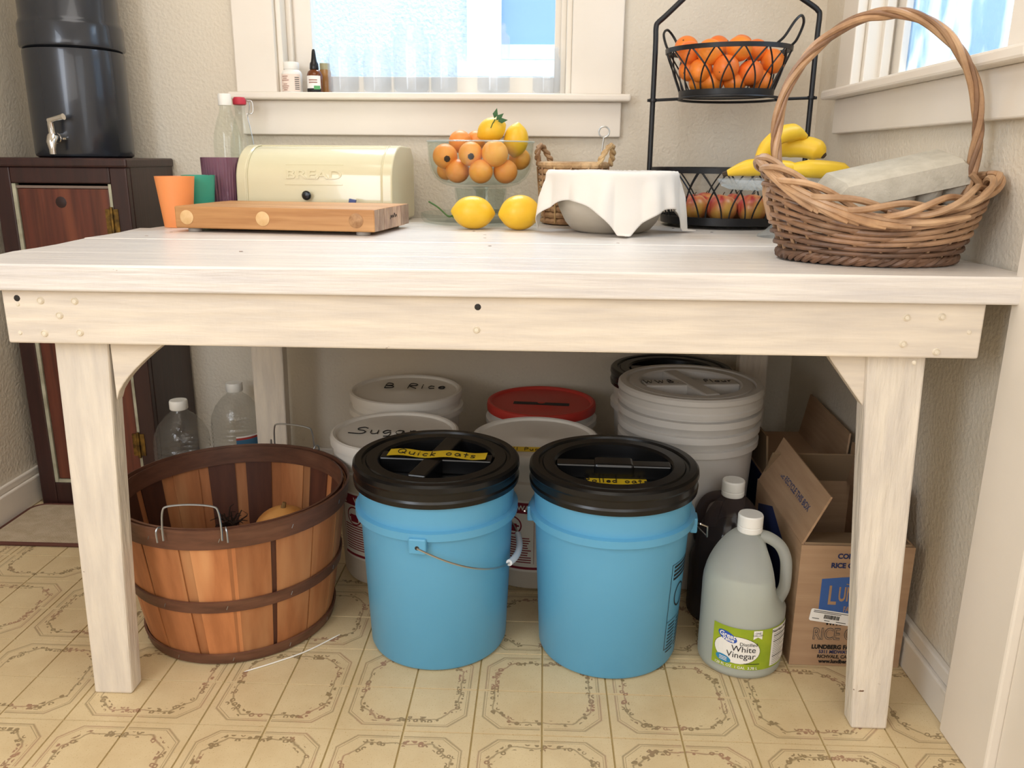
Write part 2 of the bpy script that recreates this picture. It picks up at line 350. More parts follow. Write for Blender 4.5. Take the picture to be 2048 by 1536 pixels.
kid('stop', (bx0+.014, WY+.045, 1.073), (bx0+.028, WY+.062, 2.05), par=Wb); kid('stop', (bx1-.028, WY+.045, 1.073), (bx1-.014, WY+.062, 2.05), par=Wb)
gy = WY+.085
kid('sash_stile', (bx0+.014, gy-.018, 1.073), (-.640, gy+.018, 2.05), par=Wb); kid('sash_stile', (.008, gy-.018, 1.073), (bx1-.014, gy+.018, 2.05), par=Wb)
kid('sash_rail', (-.640, gy-.018, 1.073), (.008, gy+.018, 1.122), par=Wb); kid('sash_rail', (-.640, gy-.018, 1.60), (.008, gy+.018, 1.65), par=Wb)
M_pane = thin_glass('window_glass', (.97, .985, 1), .08, .01)
kid('pane', (-.640, gy-.002, 1.122), (.008, gy+.002, 1.60), M_pane, 0, Wb); kid('pane', (-.640, gy-.002, 1.65), (.008, gy+.002, 2.05), M_pane, 0, Wb)
# right window
Wr = struct(MB().box((WX-.022, ry1, 1.073), (WX, ry1+.095, 2.06)).build('window_2', M_trim, smooth=False, bevel=.003))
kid('side_casing', (WX-.022, ry0-.095, 1.073), (WX, ry0, 2.06), par=Wr, bev=.003)
kid('head_casing', (WX-.024, ry0-.11, 2.06), (WX, ry1+.11, 2.17), par=Wr, bev=.003)
kid('stool', (WX-.050, ry0-.105, 1.052), (WX+.10, ry1+.112, 1.073), par=Wr, bev=.005)
kid('apron', (WX-.020, ry0-.09, .975), (WX, ry1+.095, 1.052), par=Wr, bev=.003)
kid('jamb', (WX, ry1-.014, 1.073), (WX+.13, ry1, 2.05), par=Wr); kid('jamb', (WX, ry0, 1.073), (WX+.13, ry0+.014, 2.05), par=Wr)
kid('stop', (WX+.03, ry1-.030, 1.073), (WX+.05, ry1-.014, 2.05), par=Wr)
gx = WX+.075
kid('sash_stile', (gx-.017, ry1-.06, 1.073), (gx+.017, ry1-.014, 2.05), par=Wr); kid('sash_stile', (gx-.017, ry0+.014, 1.073), (gx+.017, ry0+.06, 2.05), par=Wr)
kid('sash_rail', (gx-.017, ry0+.06, 1.073), (gx+.017, ry1-.06, 1.092), par=Wr); kid('sash_rail', (gx-.017, ry0+.06, 1.60), (gx+.017, ry1-.06, 1.65), par=Wr)
t = NT('patterned_glass'); out_ = t.t.nodes['Material Output']; t.t.nodes.remove(t.b)
wv = t.n('ShaderNodeTexWave'); wv.inputs['Scale'].default_value = 6; wv.inputs['Distortion'].default_value = 11; wv.inputs['Detail'].default_value = 3; wv.inputs['Detail Scale'].default_value = 1.6; t.l(t.coord((1, 1, .4)), wv.inputs['Vector'])
bp_ = t.n('ShaderNodeBump'); bp_.inputs['Strength'].default_value = 1.; bp_.inputs['Distance'].default_value = .01; t.l(t.m2('ADD', wv.outputs['Fac'], t.m2('MULTIPLY', t.noise(45, 4, t.coord()), .5)), bp_.inputs['Height'])
tr_ = t.n('ShaderNodeBsdfTransparent'); t.l(t.mix(t.ramp(t.m2('MULTIPLY', wv.outputs['Fac'], t.m2('ADD', t.noise(14, 4, t.coord()), .4)), .12, .55), (.42, .58, .74, 1), (.98, 1, 1, 1)), tr_.inputs[0]); tl_ = t.n('ShaderNodeBsdfTranslucent'); tl_.inputs[0].default_value = (.80, .90, 1, 1); gl_ = t.n('ShaderNodeBsdfGlossy'); gl_.inputs['Roughness'].default_value = .08
t.l(bp_.outputs[0], tl_.inputs['Normal']); t.l(bp_.outputs[0], gl_.inputs['Normal'])
m_1 = t.n('ShaderNodeMixShader'); m_1.inputs[0].default_value = .3; t.l(tr_.outputs[0], m_1.inputs[1]); t.l(tl_.outputs[0], m_1.inputs[2])
m_2 = t.n('ShaderNodeMixShader'); m_2.inputs[0].default_value = .12; t.l(m_1.outputs[0], m_2.inputs[1]); t.l(gl_.outputs[0], m_2.inputs[2]); t.l(m_2.outputs[0], out_.inputs[0]); M_pat = t.m
kid('pane', (gx-.002, ry0+.06, 1.092), (gx+.002, ry1-.06, 1.60), M_pat, 0, Wr); kid('pane', (gx-.002, ry0+.06, 1.65), (gx+.002, ry1-.06, 2.05), M_pat, 0, Wr)
# outside: neighbouring stucco wall with a window, and the ground
M_stucco = mat('pale_stucco', 'C9D6DB', .8, col2='B2C3CB', vs=60, bump=(70, .8, (1, 1, 1), .01))
nb = struct(MB().box((-4, 2.6, -.5), (-.33, 2.8, 4)).box((.9, 2.6, -.5), (4, 2.8, 4)).box((-.33, 2.6, -.5), (.9, 2.8, 1.22)).box((-.33, 2.6, 2.6), (.9, 2.8, 4)).build('wall_neighbour', M_stucco, smooth=False))
M_ext = mat('exterior_white_trim', 'F4F8FC', .6)
kid('window_trim', (-.36, 2.575, 1.2), (-.215, 2.62, 2.7), M_ext, .003, nb); kid('window_trim', (.80, 2.575, 1.2), (.93, 2.62, 2.7), M_ext, .003, nb)
kid('window_sill', (-.40, 2.54, 1.255), (.97, 2.64, 1.315), M_ext, .003, nb); kid('sash_rail', (-.215, 2.62, 1.335), (.80, 2.66, 1.395), mat('exterior_sash', 'C6DAE6', .5), .002, nb)
kid('pane', (-.215, 2.645, 1.395), (.80, 2.655, 2.6), mat('neighbour_pane', '7C9CD0', .3), 0, nb); kid('sill_board', (-.33, 2.60, 1.19), (.90, 2.70, 1.25), mat('exterior_sash', 'C6DAE6', .5), 0, nb)
struct(MB().box((-8, WY+.14, -.6), (WX+8, 9, -.5)).build('ground', mat('outside_ground', '9A978E', .9), smooth=False))

# ------------------------------------------------------------------ work table
tb = thing('work_table', 'large white painted plank work table with nailed apron and four legs', 'table', (0, 0, 0))
ys = [-.09, .068, .306, .545, .782, .945]; ends = [-.885, -.893, -.900, -.884, -.880]; rends = [.684, .682, .685, .683, .684]
for i in range(5):
    e = .0012
    poly = [(ends[i], ys[i]+e)] + [(ends[i]+.008*sin(k), ys[i]+(ys[i+1]-ys[i])*k/4) for k in (1, 2, 3)] + [(ends[i]-.004, ys[i+1]-e), (rends[i], ys[i+1]-e), (rends[i], ys[i]+e)]
    MB().prism(poly, 'z', .718, T-(.0006*(i % 2))).build('plank', M_top, tb, smooth=False, bevel=.0035, seg=3)
def board(name, pts8, m, bev=.003): return MB().hexa(pts8).build(name, m, tb, smooth=False, bevel=bev)
def slab(name, lo, hi, m, bev=.003): return MB().box(lo, hi).build(name, m, tb, smooth=False, bevel=bev)
slab('apron', (-.823, -.07, .635), (.626, -.034, .7175), M_apr)
slab('apron', (-.80, .868, .635), (.60, .903, .7175), M_apr)
slab('side_rail', (-.815, -.032, .645), (-.78, .866, .7175), M_apr); slab('side_rail', (.575, -.032, .645), (.61, .866, .7175), M_apr)
def leg(b0, b1, t0, t1, zb=0., zt=.7175):
    (x0, y0), (x1, y1) = b0, b1; (X0, Y0), (X1, Y1) = t0, t1
    return MB().hexa([(x0,y0,zb),(x1,y0,zb),(x1,y1,zb),(x0,y1,zb),(X0,Y0,zt),(X1,Y0,zt),(X1,Y1,zt),(X0,Y1,zt)]).build('leg', M_leg, tb, smooth=False, bevel=.004)
leg((-.786, -.042), (-.719, -.004), (-.774, -.033), (-.686, .006)); leg((.515, -.072), (.574, -.036), (.474, -.033), (.566, .006))
leg((-.775, .81), (-.695, .85), (-.778, .825), (-.69, .866)); leg((.50, .81), (.572, .85), (.498, .825), (.572, .866))
arc = [(-.688, .715), (-.688, .534)] + [(-.688+.092*(k/8)**1.35, .534+.098*(k/8)**.9) for k in range(1, 9)] + [(-.588, .715)]
MB().prism(arc, 'y', -.031, -.009).build('corner_brace', M_apr, tb, smooth=False, bevel=.002)
MB().prism([(.481, .715), (.487, .545), (.43, .618), (.40, .66), (.40, .715)], 'y', -.031, -.009).build('corner_brace', M_apr, tb, smooth=False, bevel=.002)
for x, z, k in [(-.80,.695,2),(-.764,.701,0),(-.712,.701,0),(-.738,.679,0),(-.803,.651,2),(-.765,.651,0),(-.71,.653,0),(-.109,.667,1),(.515,.695,1),(.565,.697,1),(.515,.656,1),(.564,.645,1),(.607,.675,2),(.535,.628,2)]:
    r = (.0052, .005, .0035)[k]
    MB().lathe([(0, .0026), (r*.55, .0026), (r*.7, .0014), (r*.85, .0026), (r, .0016), (r*1.12, 0)] if k < 2 else [(0, .002), (r*.7, .0016), (r, 0)], 14).build('nail_head', M_nail, tb, loc=(x, -.07, z), rot=(pi/2, 0, 0))
for x, z in [(-.107, .701), (-.8, .704)]: MB().lathe([(0, .0008), (.0042, .0006), (.005, 0)], 10).build('nail_hole', M_hole, tb, loc=(x, -.07, z), rot=(pi/2, 0, 0))
for x, y in [(-.165, .56), (-.135, .47), (-.13, .40), (-.11, .25), (.13, .33), (-.79, .45), (-.80, .36), (.36, .60), (.29, .70), (-.52, .11)]:
    MB().lathe([(0, .0006), (.003, .0004), (.0036, 0)], 8).build('nail_head', M_hole if x > .2 else mat('rusty_nail', '9C8574', .6), tb, loc=(x, y, T))

# ------------------------------------------------------------------ cabinet, water filter, floor mat
M_dark = wood_mat('dark_stained_pine', '4A2620', '351B18', '6A3A28', (50, 50, 2.2), .32); M_darkp = wood_mat('dark_pine_panel', '6A3628', '45241D', '7E4630', (40, 40, 1.8), .3)
M_dark2 = wood_mat('dark_stained_frame', '3A1F1C', '2A1716', None, (50, 50, 3), .35); M_worn = mat('worn_pale_edge', 'B9B6A0', .6, col2='8D8872', vs=20)
M_brass = mat('tarnished_brass', '8A6A32', .45, .8, col2='4A3A22', vs=60)
cx0, cx1, cy0, cy1, cz = -1.348, -1.018, .742, 1.0, .905
cb = thing('wooden_cabinet', 'dark stained wooden cabinet in the left corner under the black water filter', 'cabinet', (0, 0, 0))
MB().box((cx1-.02, cy0+.02, 0), (cx1, cy1, cz)).build('side_panel', M_dark2, cb, smooth=False, bevel=.003); MB().box((cx0, cy0+.02, 0), (cx0+.02, cy1, cz)).build('side_panel', M_dark2, cb, smooth=False, bevel=.003)
MB().box((cx0+.02, cy1-.015, .02), (cx1-.02, cy1, cz-.02)).build('back_panel', M_dark2, cb, smooth=False); MB().box((cx0-.005, cy0-.006, cz-.022), (cx1+.005, cy1, cz)).build('top_board', M_dark2, cb, smooth=False, bevel=.005)
MB().box((cx0, cy0, 0), (cx0+.042, cy0+.02, cz-.022)).build('stile', M_dark2, cb, smooth=False, bevel=.003); MB().box((cx1-.042, cy0, 0), (cx1, cy0+.02, cz-.022)).build('stile', M_dark2, cb, smooth=False, bevel=.003)
MB().box((cx0+.042, cy0, cz-.06), (cx1-.042, cy0+.02, cz-.022)).build('rail', M_dark2, cb, smooth=False, bevel=.003); MB().box((cx0+.042, cy0, 0), (cx1-.042, cy0+.02, .065)).build('rail', M_dark2, cb, smooth=False, bevel=.003)
dr = MB().box((cx0+.052, cy0+.004, .075), (cx1-.05, cy0+.018, cz-.072)).build('door', M_darkp, cb, smooth=False, bevel=.004)
MB().box((cx0+.042, cy0+.002, .066), (cx0+.051, cy0+.016, cz-.061)).build('edge_strip', M_worn, dr, smooth=False); MB().box((cx1-.0495, cy0+.002, .066), (cx1-.0425, cy0+.016, cz-.061)).build('edge_strip', M_worn, dr, smooth=False)
MB().box((cx0+.052, cy0+.002, .066), (cx1-.05, cy0+.016, .0745)).build('edge_strip', M_worn, dr, smooth=False); MB().box((cx0+.052, cy0+.003, cz-.0715), (cx1-.05, cy0+.016, cz-.0655)).build('edge_strip', mat('worn_top_edge', '7B6A60', .5), dr, smooth=False)
for z in (.178, .755):
    h = MB(); h.tube([(cx1-.046, cy0-.003, z-.035), (cx1-.046, cy0-.003, z+.035)], .0045, 8); h.box((cx1-.062, cy0-.002, z-.03), (cx1-.047, cy0+.003, z+.03)); h.box((cx1-.045, cy0-.002, z-.03), (cx1-.030, cy0+.001, z+.03)); h.build('hinge', M_brass, dr)
MB().lathe([(0, .001), (.012, .0006), (.014, 0)], 12).build('knot', mat('dark_knot', '2A1512', .5), dr, loc=(-1.19, cy0+.004, .80), rot=(pi/2, 0, 0))
M_navy = mat('navy_steel', '2E3138', .26, .35, spec=.6, coat=.3); M_chrome = mat('polished_chrome', 'D5D2CE', .12, 1.)
wf = thing('water_filter', 'tall dark navy gravity water filter with a chrome spigot', 'water filter', (-1.18, .87, cz))
MB().lathe([(.105, 0), (.112, .004), (.114, .01), (.114, .245), (.113, .25)], 64).build('lower_chamber', M_navy, wf)
MB().lathe([(.107, .25), (.117, .256), (.1185, .262), (.1175, .268), (.1175, .305), (.115, .312), (.111, .32), (.111, .52), (.12, .525), (.118, .535), (0, .55)], 64).build('upper_chamber', M_navy, wf)
sg = MB(); sg.tube([(.005, -.110, .045), (.005, -.135, .045)], .013, 12); sg.tube([(.005, -.135, .045), (.005, -.150, .044), (.005, -.156, .035), (.006, -.156, .018), (.006, -.156, .008)], [.012, .013, .011, .008, .0075], 12); sg.lathe([(.017, -.0), (.017, .004), (0, .006)], 20, (.005, -.118, .042)); sp_o = sg.build('spigot', M_chrome, wf)
MB().tube([(.004, -.146, .052), (.003, -.146, .078), (.006, -.147, .086)], .0075, 10).build('spigot_post', M_chrome, sp_o)
MB().tube([(.0, -.147, .083), (.020, -.150, .089), (.040, -.153, .093)], [.007, .006, .0075], 10, flat=1.).build('lever', M_chrome, sp_o)
M_rug = mat('beige_carpet', 'CBB99F', .95, col2='BBA88B', vs=40, bump=(400, .8, (1, 1, 1), .004)); M_rugb = mat('brown_binding', '5A342A', .8)
def rrect(x0, y0, x1, y1, r, n=6):
    return [(cx+r*cos(a0+k/n*pi/2), cy+r*sin(a0+k/n*pi/2)) for cx, cy, a0 in ((x1-r, y1-r, 0), (x0+r, y1-r, pi/2), (x0+r, y0+r, pi), (x1-r, y0+r, 1.5*pi)) for k in range(n+1)]
rm = thing('floor_mat', 'beige floor mat with brown bound edge in front of the cabinet', 'mat', (0, 0, 0))
MB().prism(rrect(-1.355, .508, -.90, .728, .035), 'z', .0005, .008).build('pile', M_rug, rm, smooth=False)
MB().tube([(x, y, .0052) for x, y in rrect(-1.359, .504, -.896, .732, .038)], .005, 8, closed=True).build('binding', M_rugb, rm)

# ------------------------------------------------------------------ buckets and pails under the table
def bucket(name, label, loc, rz, h, r0, r1, mb, ml, lid='gamma', group=None, collar=.10, ears=None, ridges=1, bail=None):
    b = thing(name, label, 'bucket', loc, rz, group)
    R = lambda z: r0+(r1-r0)*min(1, max(0, z/h))
    pr = [(0, .002), (r0-.012, 0), (r0-.003, .003), (r0, .010)]
    zc = h-collar; pr += [(R(zc-.004), zc-.004)]
    for k in range(ridges):
        z0 = zc+k*.032; pr += [(R(z0)+.0095, z0), (R(z0)+.0098, z0+.014), (R(z0)+.001, z0+.016)]
    pr += [(R(h-.01), h-.01), (R(h)-.004, h-.004), (R(h)-.008, h-.006)]
    body = MB().lathe(pr, 72, capb=False).build('body', mb, b, angle=22)
    if lid == 'gamma':
        ro = r1+.007
        L = MB().lathe([(ro-.010, h-.040), (ro-.0005, h-.039), (ro+.0005, h-.03), (ro-.0015, h-.026), (ro-.001, h-.014), (ro+.001, h-.010), (ro, h-.001), (ro-.004, h+.003), (ro-.016, h+.003), (ro-.018, h-.001), (ro-.023, h-.001), (ro-.025, h+.0015), (ro-.045, h+.0015), (ro-.049, h-.003), (ro-.052, h-.026), (0, h-.028)], 96).build('lid', ml, b, angle=22)
        return b, body, L, ro
    ro = r1+.004
    L = MB().lathe([(ro-.006, h-.018), (ro, h-.017), (ro+.001, h-.006), (ro-.001, h+.003), (ro-.006, h+.005), (ro-.011, h+.003), (ro-.014, h-.002), (ro-.03, h-.003), (.012, h-.0025), (.008, h-.001), (0, h-.001)], 80).build('lid', ml, b, angle=22)
    return b, body, L, ro
def ear(b, body, R, ang, z, m):
    o = MB().box((R-.002, -.016, -.013), (R+.0115, .016, .017)).build('handle_ear', m, b, smooth=False, bevel=.003, loc=(0, 0, z), rot=(0, 0, ang)); 
    MB().lathe([(0, .0005), (.0035, .0005), (.004, 0)], 12).build('ear_hole', M_hole, o, loc=(R+.0116, .0, 0), rot=(0, pi/2, 0)); return o
# quick oats bucket
b1, bd1, L1, ro = bucket('storage_bucket', 'blue bucket with black screw lid and yellow taped handwritten strip, beside the bushel basket', (-.205, .18, 0), 0, .372, .132, .148, M_blue, M_black, group='blue lidded buckets')
ear(b1, bd1, .1465, -pi/2-.10, .262, M_blue); ear(b1, bd1, .1465, pi/2-.10, .262, M_blue)
pb = []
for k in range(41):
    a = pi*k/40; tau = radians(24); q = sin(a)**.8
    x, y, z = .172*q*cos(tau), -.159*cos(a), -.172*q*sin(tau)
    pb.append((x*cos(-.10)-y*sin(-.10), x*sin(-.10)+y*cos(-.10), .262+z))
MB().tube(pb, .0018, 6).build('bail', M_steel, b1)
MB().tube(pb[15:26], .0062, 12).build('grip', mat('grip_plastic', 'D9DDE2', .3), b1)
hh = .372
MB().box((-.105, -.018, hh-.028), (.105, .018, hh+.002)).build('cross_bar', M_black, L1, smooth=False, bevel=.003, rot=(0, 0, -.05)); MB().box((-.017, -.105, hh-.028), (.017, .105, hh+.0035)).build('cross_bar', M_black, L1, smooth=False, bevel=.003, rot=(0, 0, -.22))
def tape_fn(cx, cy, z, rot, wav=0.):
    c, s_ = cos(rot), sin(rot)
    def fn(x, y, dz=0.): return (cx+x*c-y*s_, cy+x*s_+y*c, z+wav*sin(x*70)+dz)
    return fn
def tape(fn, wd, hgt, par, name='tape'):
    n = 24; rings = [[fn(-wd/2+wd*i/n, -hgt/2), fn(-wd/2+wd*i/n, hgt/2, .0)] for i in range(n+1)]
    return MB().loft(rings, False, False, False).build(name, M_tape, par)
f1 = tape_fn(.002, -.002, hh+.0062, -.06, .0018); tp = tape(f1, .185, .036, L1)
hand('Quick oats', .024, lambda x, y: f1(x, y+.002, .0006), M_ink, tp, .0009)
# hard wheat bucket
b2, bd2, L2, ro = bucket('storage_bucket', 'blue bucket with black printed panel, beside the milky vinegar jug', (.125, .17, 0), 0, .372, .132, .148, M_blue, M_black, group='blue lidded buckets')
ear(b2, bd2, .1465, -.12, .262, M_blue); ear(b2, bd2, .1465, pi-.12, .262, M_blue)
pb = []
for k in range(41):
    a = pi*k/40; tau = radians(24); q = sin(a)**.8
    x, y, z = .165*cos(a), .172*q*cos(tau), -.172*q*sin(tau)
    pb.append((x*cos(-.12)-y*sin(-.12), x*sin(-.12)+y*cos(-.12), .262+z))
MB().tube(pb, .0018, 6).build('bail', M_steel, b2)
MB().tube([pb[0], (pb[0][0]+.012, pb[0][1]-.002, .258), (pb[0][0]+.014, pb[0][1]+.004, .235), pb[4]], .0018, 6).build('bail', M_steel, b2)
MB().box((-.105, -.015, hh-.028), (.105, .015, hh+.000)).build('cross_bar', M_black, L2, smooth=False, bevel=.003, rot=(0, 0, -.03)); MB().box((-.036, -.021, hh-.02), (.036, .021, hh+.0035)).build('grip_block', M_black, L2, smooth=False, bevel=.005, rot=(0, 0, -.03))
f2 = tape_fn(.004, -.034, hh-.0255, -.02); tp = tape(f2, .11, .036, L2); hand('Rolled oats', .018, lambda x, y: f2(x, y+.006, .0008), M_ink, tp, .0009)
Rb = lambda z: .132+.016*z/.372
def panel(body, th, z0, z1, wd, m=M_ink):
    def bar(w0, w1, y0, y1): return cyl_shape(Rb, th, (z0+z1)/2, [(w0, y0), (w1, y0), (w1, y1), (w0, y1)], .0005)
    q = MB(); H = (z1-z0)/2
    for a in (bar(-wd/2, -wd/2+.0012, -H, H), bar(wd/2-.0012, wd/2, -H, H), bar(-wd/2, wd/2, H-.0012, H), bar(-wd/2, wd/2, -H, -H+.0012), bar(-wd/2, wd/2, -H*.35, -H*.35+.001)): q.add(a.v, a.f)
    for k in range(9):
        for c in (-1, 1): a = bar(c*wd*.22-wd*.18, c*wd*.22+wd*.15, -H*.45-k*.007, -H*.45-k*.007+.0022); q.add(a.v, a.f)
    for k in range(4): a = bar(-wd*.4, wd*.4, H*.62+k*.008, H*.62+k*.008+.0045); q.add(a.v, a.f)
    ring = oval(0, H*.18, .02, .024, 28); n = len(ring); v = [];
    for s_ in (1., .86): v += [cyl_shape(Rb, th, (z0+z1)/2, [((x)*s_, (y-H*.18)*s_+H*.18) for x, y in ring], .0006).edge]
    q.add(v[0]+v[1], [(i, (i+1) % n, n+(i+1) % n, n+i) for i in range(n)])
    return q.build('printed_panel', m, body, smooth=False)
panel(bd2, -.48, .04, .215, .075)

# white pails
def pail_label(body, R, th, z0, z1, wd):
    p = cyl_patch(R, th, wd, z0, z1).build('paper_label', M_paper, body)
    q = MB()
    def bar(x0, x1, y0, y1, off=.0008): a = cyl_shape(R, th, (z0+z1)/2, [(x0, y0), (x1, y0), (x1, y1), (x0, y1)], off); q.add(a.v, a.f)
    H = (z1-z0)/2
    bar(-wd/2, wd/2, H-.03, H-.005); bar(-wd/2, wd/2, -H+.006, -H+.012); bar(-wd*.48, -wd*.47, -H+.02, H-.03); bar(-.002, -.001, -H+.02, H-.03)
    for k in range(11): bar(-wd*.45, -.006-random.uniform(0, .01), -H+.022+k*.0058, -H+.0245+k*.0058)
    for k in range(11): bar(.006, wd*.42-random.uniform(0, .012), -H+.022+k*.0058, -H+.0245+k*.0058)
    for cx in (-wd*.25, wd*.22):
        ring = oval(cx, H*.30, .022, .022, 24); a = cyl_shape(R, th, (z0+z1)/2, ring, .0008).edge; b_ = cyl_shape(R, th, (z0+z1)/2, [((x-cx)*.86+cx, (y-H*.3)*.86+H*.3) for x, y in ring], .0008).edge; n = 24
        q.add(a+b_, [(i, (i+1) % n, n+(i+1) % n, n+i) for i in range(n)]); bar(cx-.011, cx+.011, H*.30-.014, H*.30+.004); bar(cx-.016, cx+.016, H*.30-.003, H*.30+.001)
    q.build('warning_print', M_red_ink, p, smooth=False)
    cyl_shape(R, th, (z0+z1)/2, [(-wd*.46, H-.027), (-wd*.39, H-.027), (-wd*.425, H-.009)], .0012).build('warning_triangle', M_paper, p, smooth=False); text_on('WARNING', .016, cyl_fn(R, th-.0, (z0+z1)/2+H-.0175, .0012), M_paper, p, bold=.0004)
    return p
def lid_fn(z, cx=0., cy=0., rot=0.):
    c, s_ = cos(rot), sin(rot)
    return lambda x, y: (cx+x*c-y*s_, cy+x*s_+y*c, z)
def Rp(r0, r1, h): return lambda z: r0+(r1-r0)*z/h
s1, bds, Ls, ro = bucket('storage_pail', 'white pail with a domed white lid marked Sugar in black marker', (-.335, .468, 0), 0, .322, .122, .138, M_white, M_white, 'flat', 'white food pails', collar=.07)
hand('Sugar', .045, lid_fn(.3205, -.02, .01, .02), M_ink, Ls, .0012, gap=.14)
pail_label(bds, Rp(.122, .138, .322), -pi/2-.3, .06, .22, .16)
s2, bda, La, ro = bucket('storage_pail', 'white pail with yellow taped lid and red warning panel, between the blue buckets', (-.022, .478, 0), 0, .312, .122, .138, M_white, M_white, 'flat', 'white food pails', collar=.07)
f3 = tape_fn(-.005, -.075, .3105, -.02); tp = tape(f3, .15, .03, La); hand('All Purpose', .017, lambda x, y: f3(x, y, .0006), M_ink, tp, .0008)
pail_label(bda, Rp(.122, .138, .312), -pi/2+.02, .045, .215, .20)
s3, bdr, Lr, ro = bucket('storage_pail', 'white pail with white lid marked B Rice in marker, at the back wall', (-.36, .775, 0), 0, .332, .122, .140, M_white, M_white, 'flat', 'white food pails', collar=.05)
hand('B Rice', .045, lid_fn(.3305, .02, .045, 0), M_ink, Lr, .0012, gap=.16)
s4, bdd, Ld, ro = bucket('storage_pail', 'white pail with a red lid carrying a strip of black tape', (-.01, .782, 0), 0, .305, .122, .136, M_white, M_red, 'flat', 'white food pails', collar=.05)
MB().box((-.072, -.011, 0), (.072, .011, .0008)).build('tape', M_ink, Ld, smooth=False, loc=(.0, -.01, .3025), rot=(0, 0, -.08))
s5, bdw, Lw, ro = bucket('storage_bucket', 'tall translucent white bucket with screw lid marked WWB Flour', (.317, .50, 0), 0, .440, .130, .150, M_whiteT, M_whiteT, 'gamma', 'tall lidded buckets', collar=.125, ridges=3)
MB().box((-.105, -.024, .412), (.105, .024, .4405)).build('cross_bar', M_whiteT, Lw, smooth=False, bevel=.004, rot=(0, 0, .12)); MB().box((-.018, -.105, .412), (.018, .105, .4415)).build('cross_bar', M_whiteT, Lw, smooth=False, bevel=.004, rot=(0, 0, .30))
hand('WWB.', .022, lid_fn(.4425, -.062, -.006, .12), M_ink, Lw, .0008, gap=.3); hand('Flour', .022, lid_fn(.4425, .062, .009, .12), M_ink, Lw, .0008)
ear(s5, bdw, .1475, -pi/2-.62, .322, M_whiteT); MB().tube([(-.089, -.127, .322), (-.10, -.137, .316), (-.115, -.14, .30), (-.13, -.13, .28), (-.155, -.05, .25)], .0018, 6).build('bail', M_iron, s5)
s6, bdk, Lk, ro = bucket('storage_bucket', 'white bucket with black screw lid behind the flour bucket at the wall', (.325, .815, 0), 0, .392, .130, .149, M_white, M_black, 'gamma', 'tall lidded buckets', collar=.10)
MB().box((-.105, -.018, .364), (.105, .018, .394)).build('cross_bar', M_black, Lk, smooth=False, bevel=.003)

# ------------------------------------------------------------------ bushel basket
M_stave = wood_mat('orange_veneer', 'BC7A4C', 'A2653C', 'C88F60', (30, 30, 2.5), .55, rnd=.22); M_staved = wood_mat('dark_veneer', '5C3424', '47281D', None, (30, 30, 2.5), .55, rnd=.2)
M_hoop = wood_mat('brown_hoop', '6A4432', '533426', '7A543F', (12, 12, 60), .5)
bk = thing('bushel_basket', 'round orange wooden bushel basket with brown hoops and wire handles', 'basket', (-.618, .232, 0))
RB, RT, HB = .178, .222, .287
rad = lambda z: RB+(RT-RB)*(z/HB)**.85
def stave(th, w0, w1, off, m):
    n = 8; k = 4; ro_, ri = [], []
    rings = []
    for i in range(n+1):
        z = .006+(HB-.012)*i/n; wd = w0+(w1-w0)*i/n; r = rad(z)+off
        ring = [((r)*cos(th+wd/r*(j/k-.5)), r*sin(th+wd/r*(j/k-.5)), z) for j in range(k+1)]+[((r-.0022)*cos(th+wd/r*(j/k-.5)), (r-.0022)*sin(th+wd/r*(j/k-.5)), z) for j in range(k, -1, -1)]
        rings.append(ring)
    return MB().loft(rings).build('stave', m, bk, angle=30)
NS = 17
for i in range(NS):
    th = 2*pi*(i+.3*random.random())/NS
    stave(th, .060+.006*random.random(), .072+.008*random.random(), -.001, M_stave)
for i in range(NS):
    th = 2*pi*(i+.5+.15*random.random())/NS; stave(th, .045, .058, -.0042, M_staved if i % 3 else M_stave)
def hoop(name, z0, z1, off, th=.0035):
    r0, r1 = rad(z0)+off, rad(z1)+off
    return MB().loft([[(r*cos(2*pi*j/80), r*sin(2*pi*j/80), z) for j in range(80)] for r, z in ((r0, z0), (r0+th, z0+.001), (r1+th, z1-.001), (r1, z1), (r0, z0))], True, False, False).build(name, M_hoop, bk, angle=30)
hoop('rim_hoop', .252, .292, .0005, .004); hoop('inner_hoop', .255, .290, -.0115, .0036); hoop('middle_hoop', .118, .142, .0005); hoop('bottom_hoop', .002, .024, .0005, .004)
MB().lathe([(RB-.004, .004), (RB-.004, .009)], 48).build('basket_floor', M_staved, bk)
for i in range(22):
    for z in (.272, .13, .013):
        if (i+int(z*100)) % 2: continue
        th = 2*pi*i/22+.1; r = rad(z)+.0046
        MB().tube([(r*cos(th), r*sin(th), z-.004), ((r+.0004)*cos(th+.014), (r+.0004)*sin(th+.014), z+.003)], .0006, 5).build('staple', M_zinc, bk)
for sg_, tilt in ((-1, .42), (1, 0.02)):
    th = -pi/2+.06 if sg_ < 0 else pi/2-.26
    q = RT+.006; ex, ey = -sin(th), cos(th); nx, ny = cos(th), sin(th)
    def hp(s_, o, z): return (nx*(q+o)+ex*s_, ny*(q+o)+ey*s_, z)
    wd = .050 if sg_ < 0 else .05
    pts = [hp(-wd, 0, .275), hp(-wd, -.001, .300), hp(-wd+.003, -.002, .328), hp(-wd+.012, -.003, .337), hp(0, -.004, .340), hp(wd-.012, -.003, .337), hp(wd-.003, -.002, .328), hp(wd, -.001, .300), hp(wd, 0, .275)]
    MB().tube(catmull(pts, 5), .0018, 6).build('wire_handle', M_zinc, bk)
    for s_ in (-1, 1):
        MB().tube(catmull([hp(s_*(wd+.010), .001, .272), hp(s_*(wd+.010), .002, .292), hp(s_*(wd+.007), -.004, .298), hp(s_*(wd+.004), -.010, .290)], 4), .0016, 6).build('handle_clip', M_zinc, bk)
M_squash = mat('squash_skin', 'D89A55', .5, col2='C27E3B', vs=25)
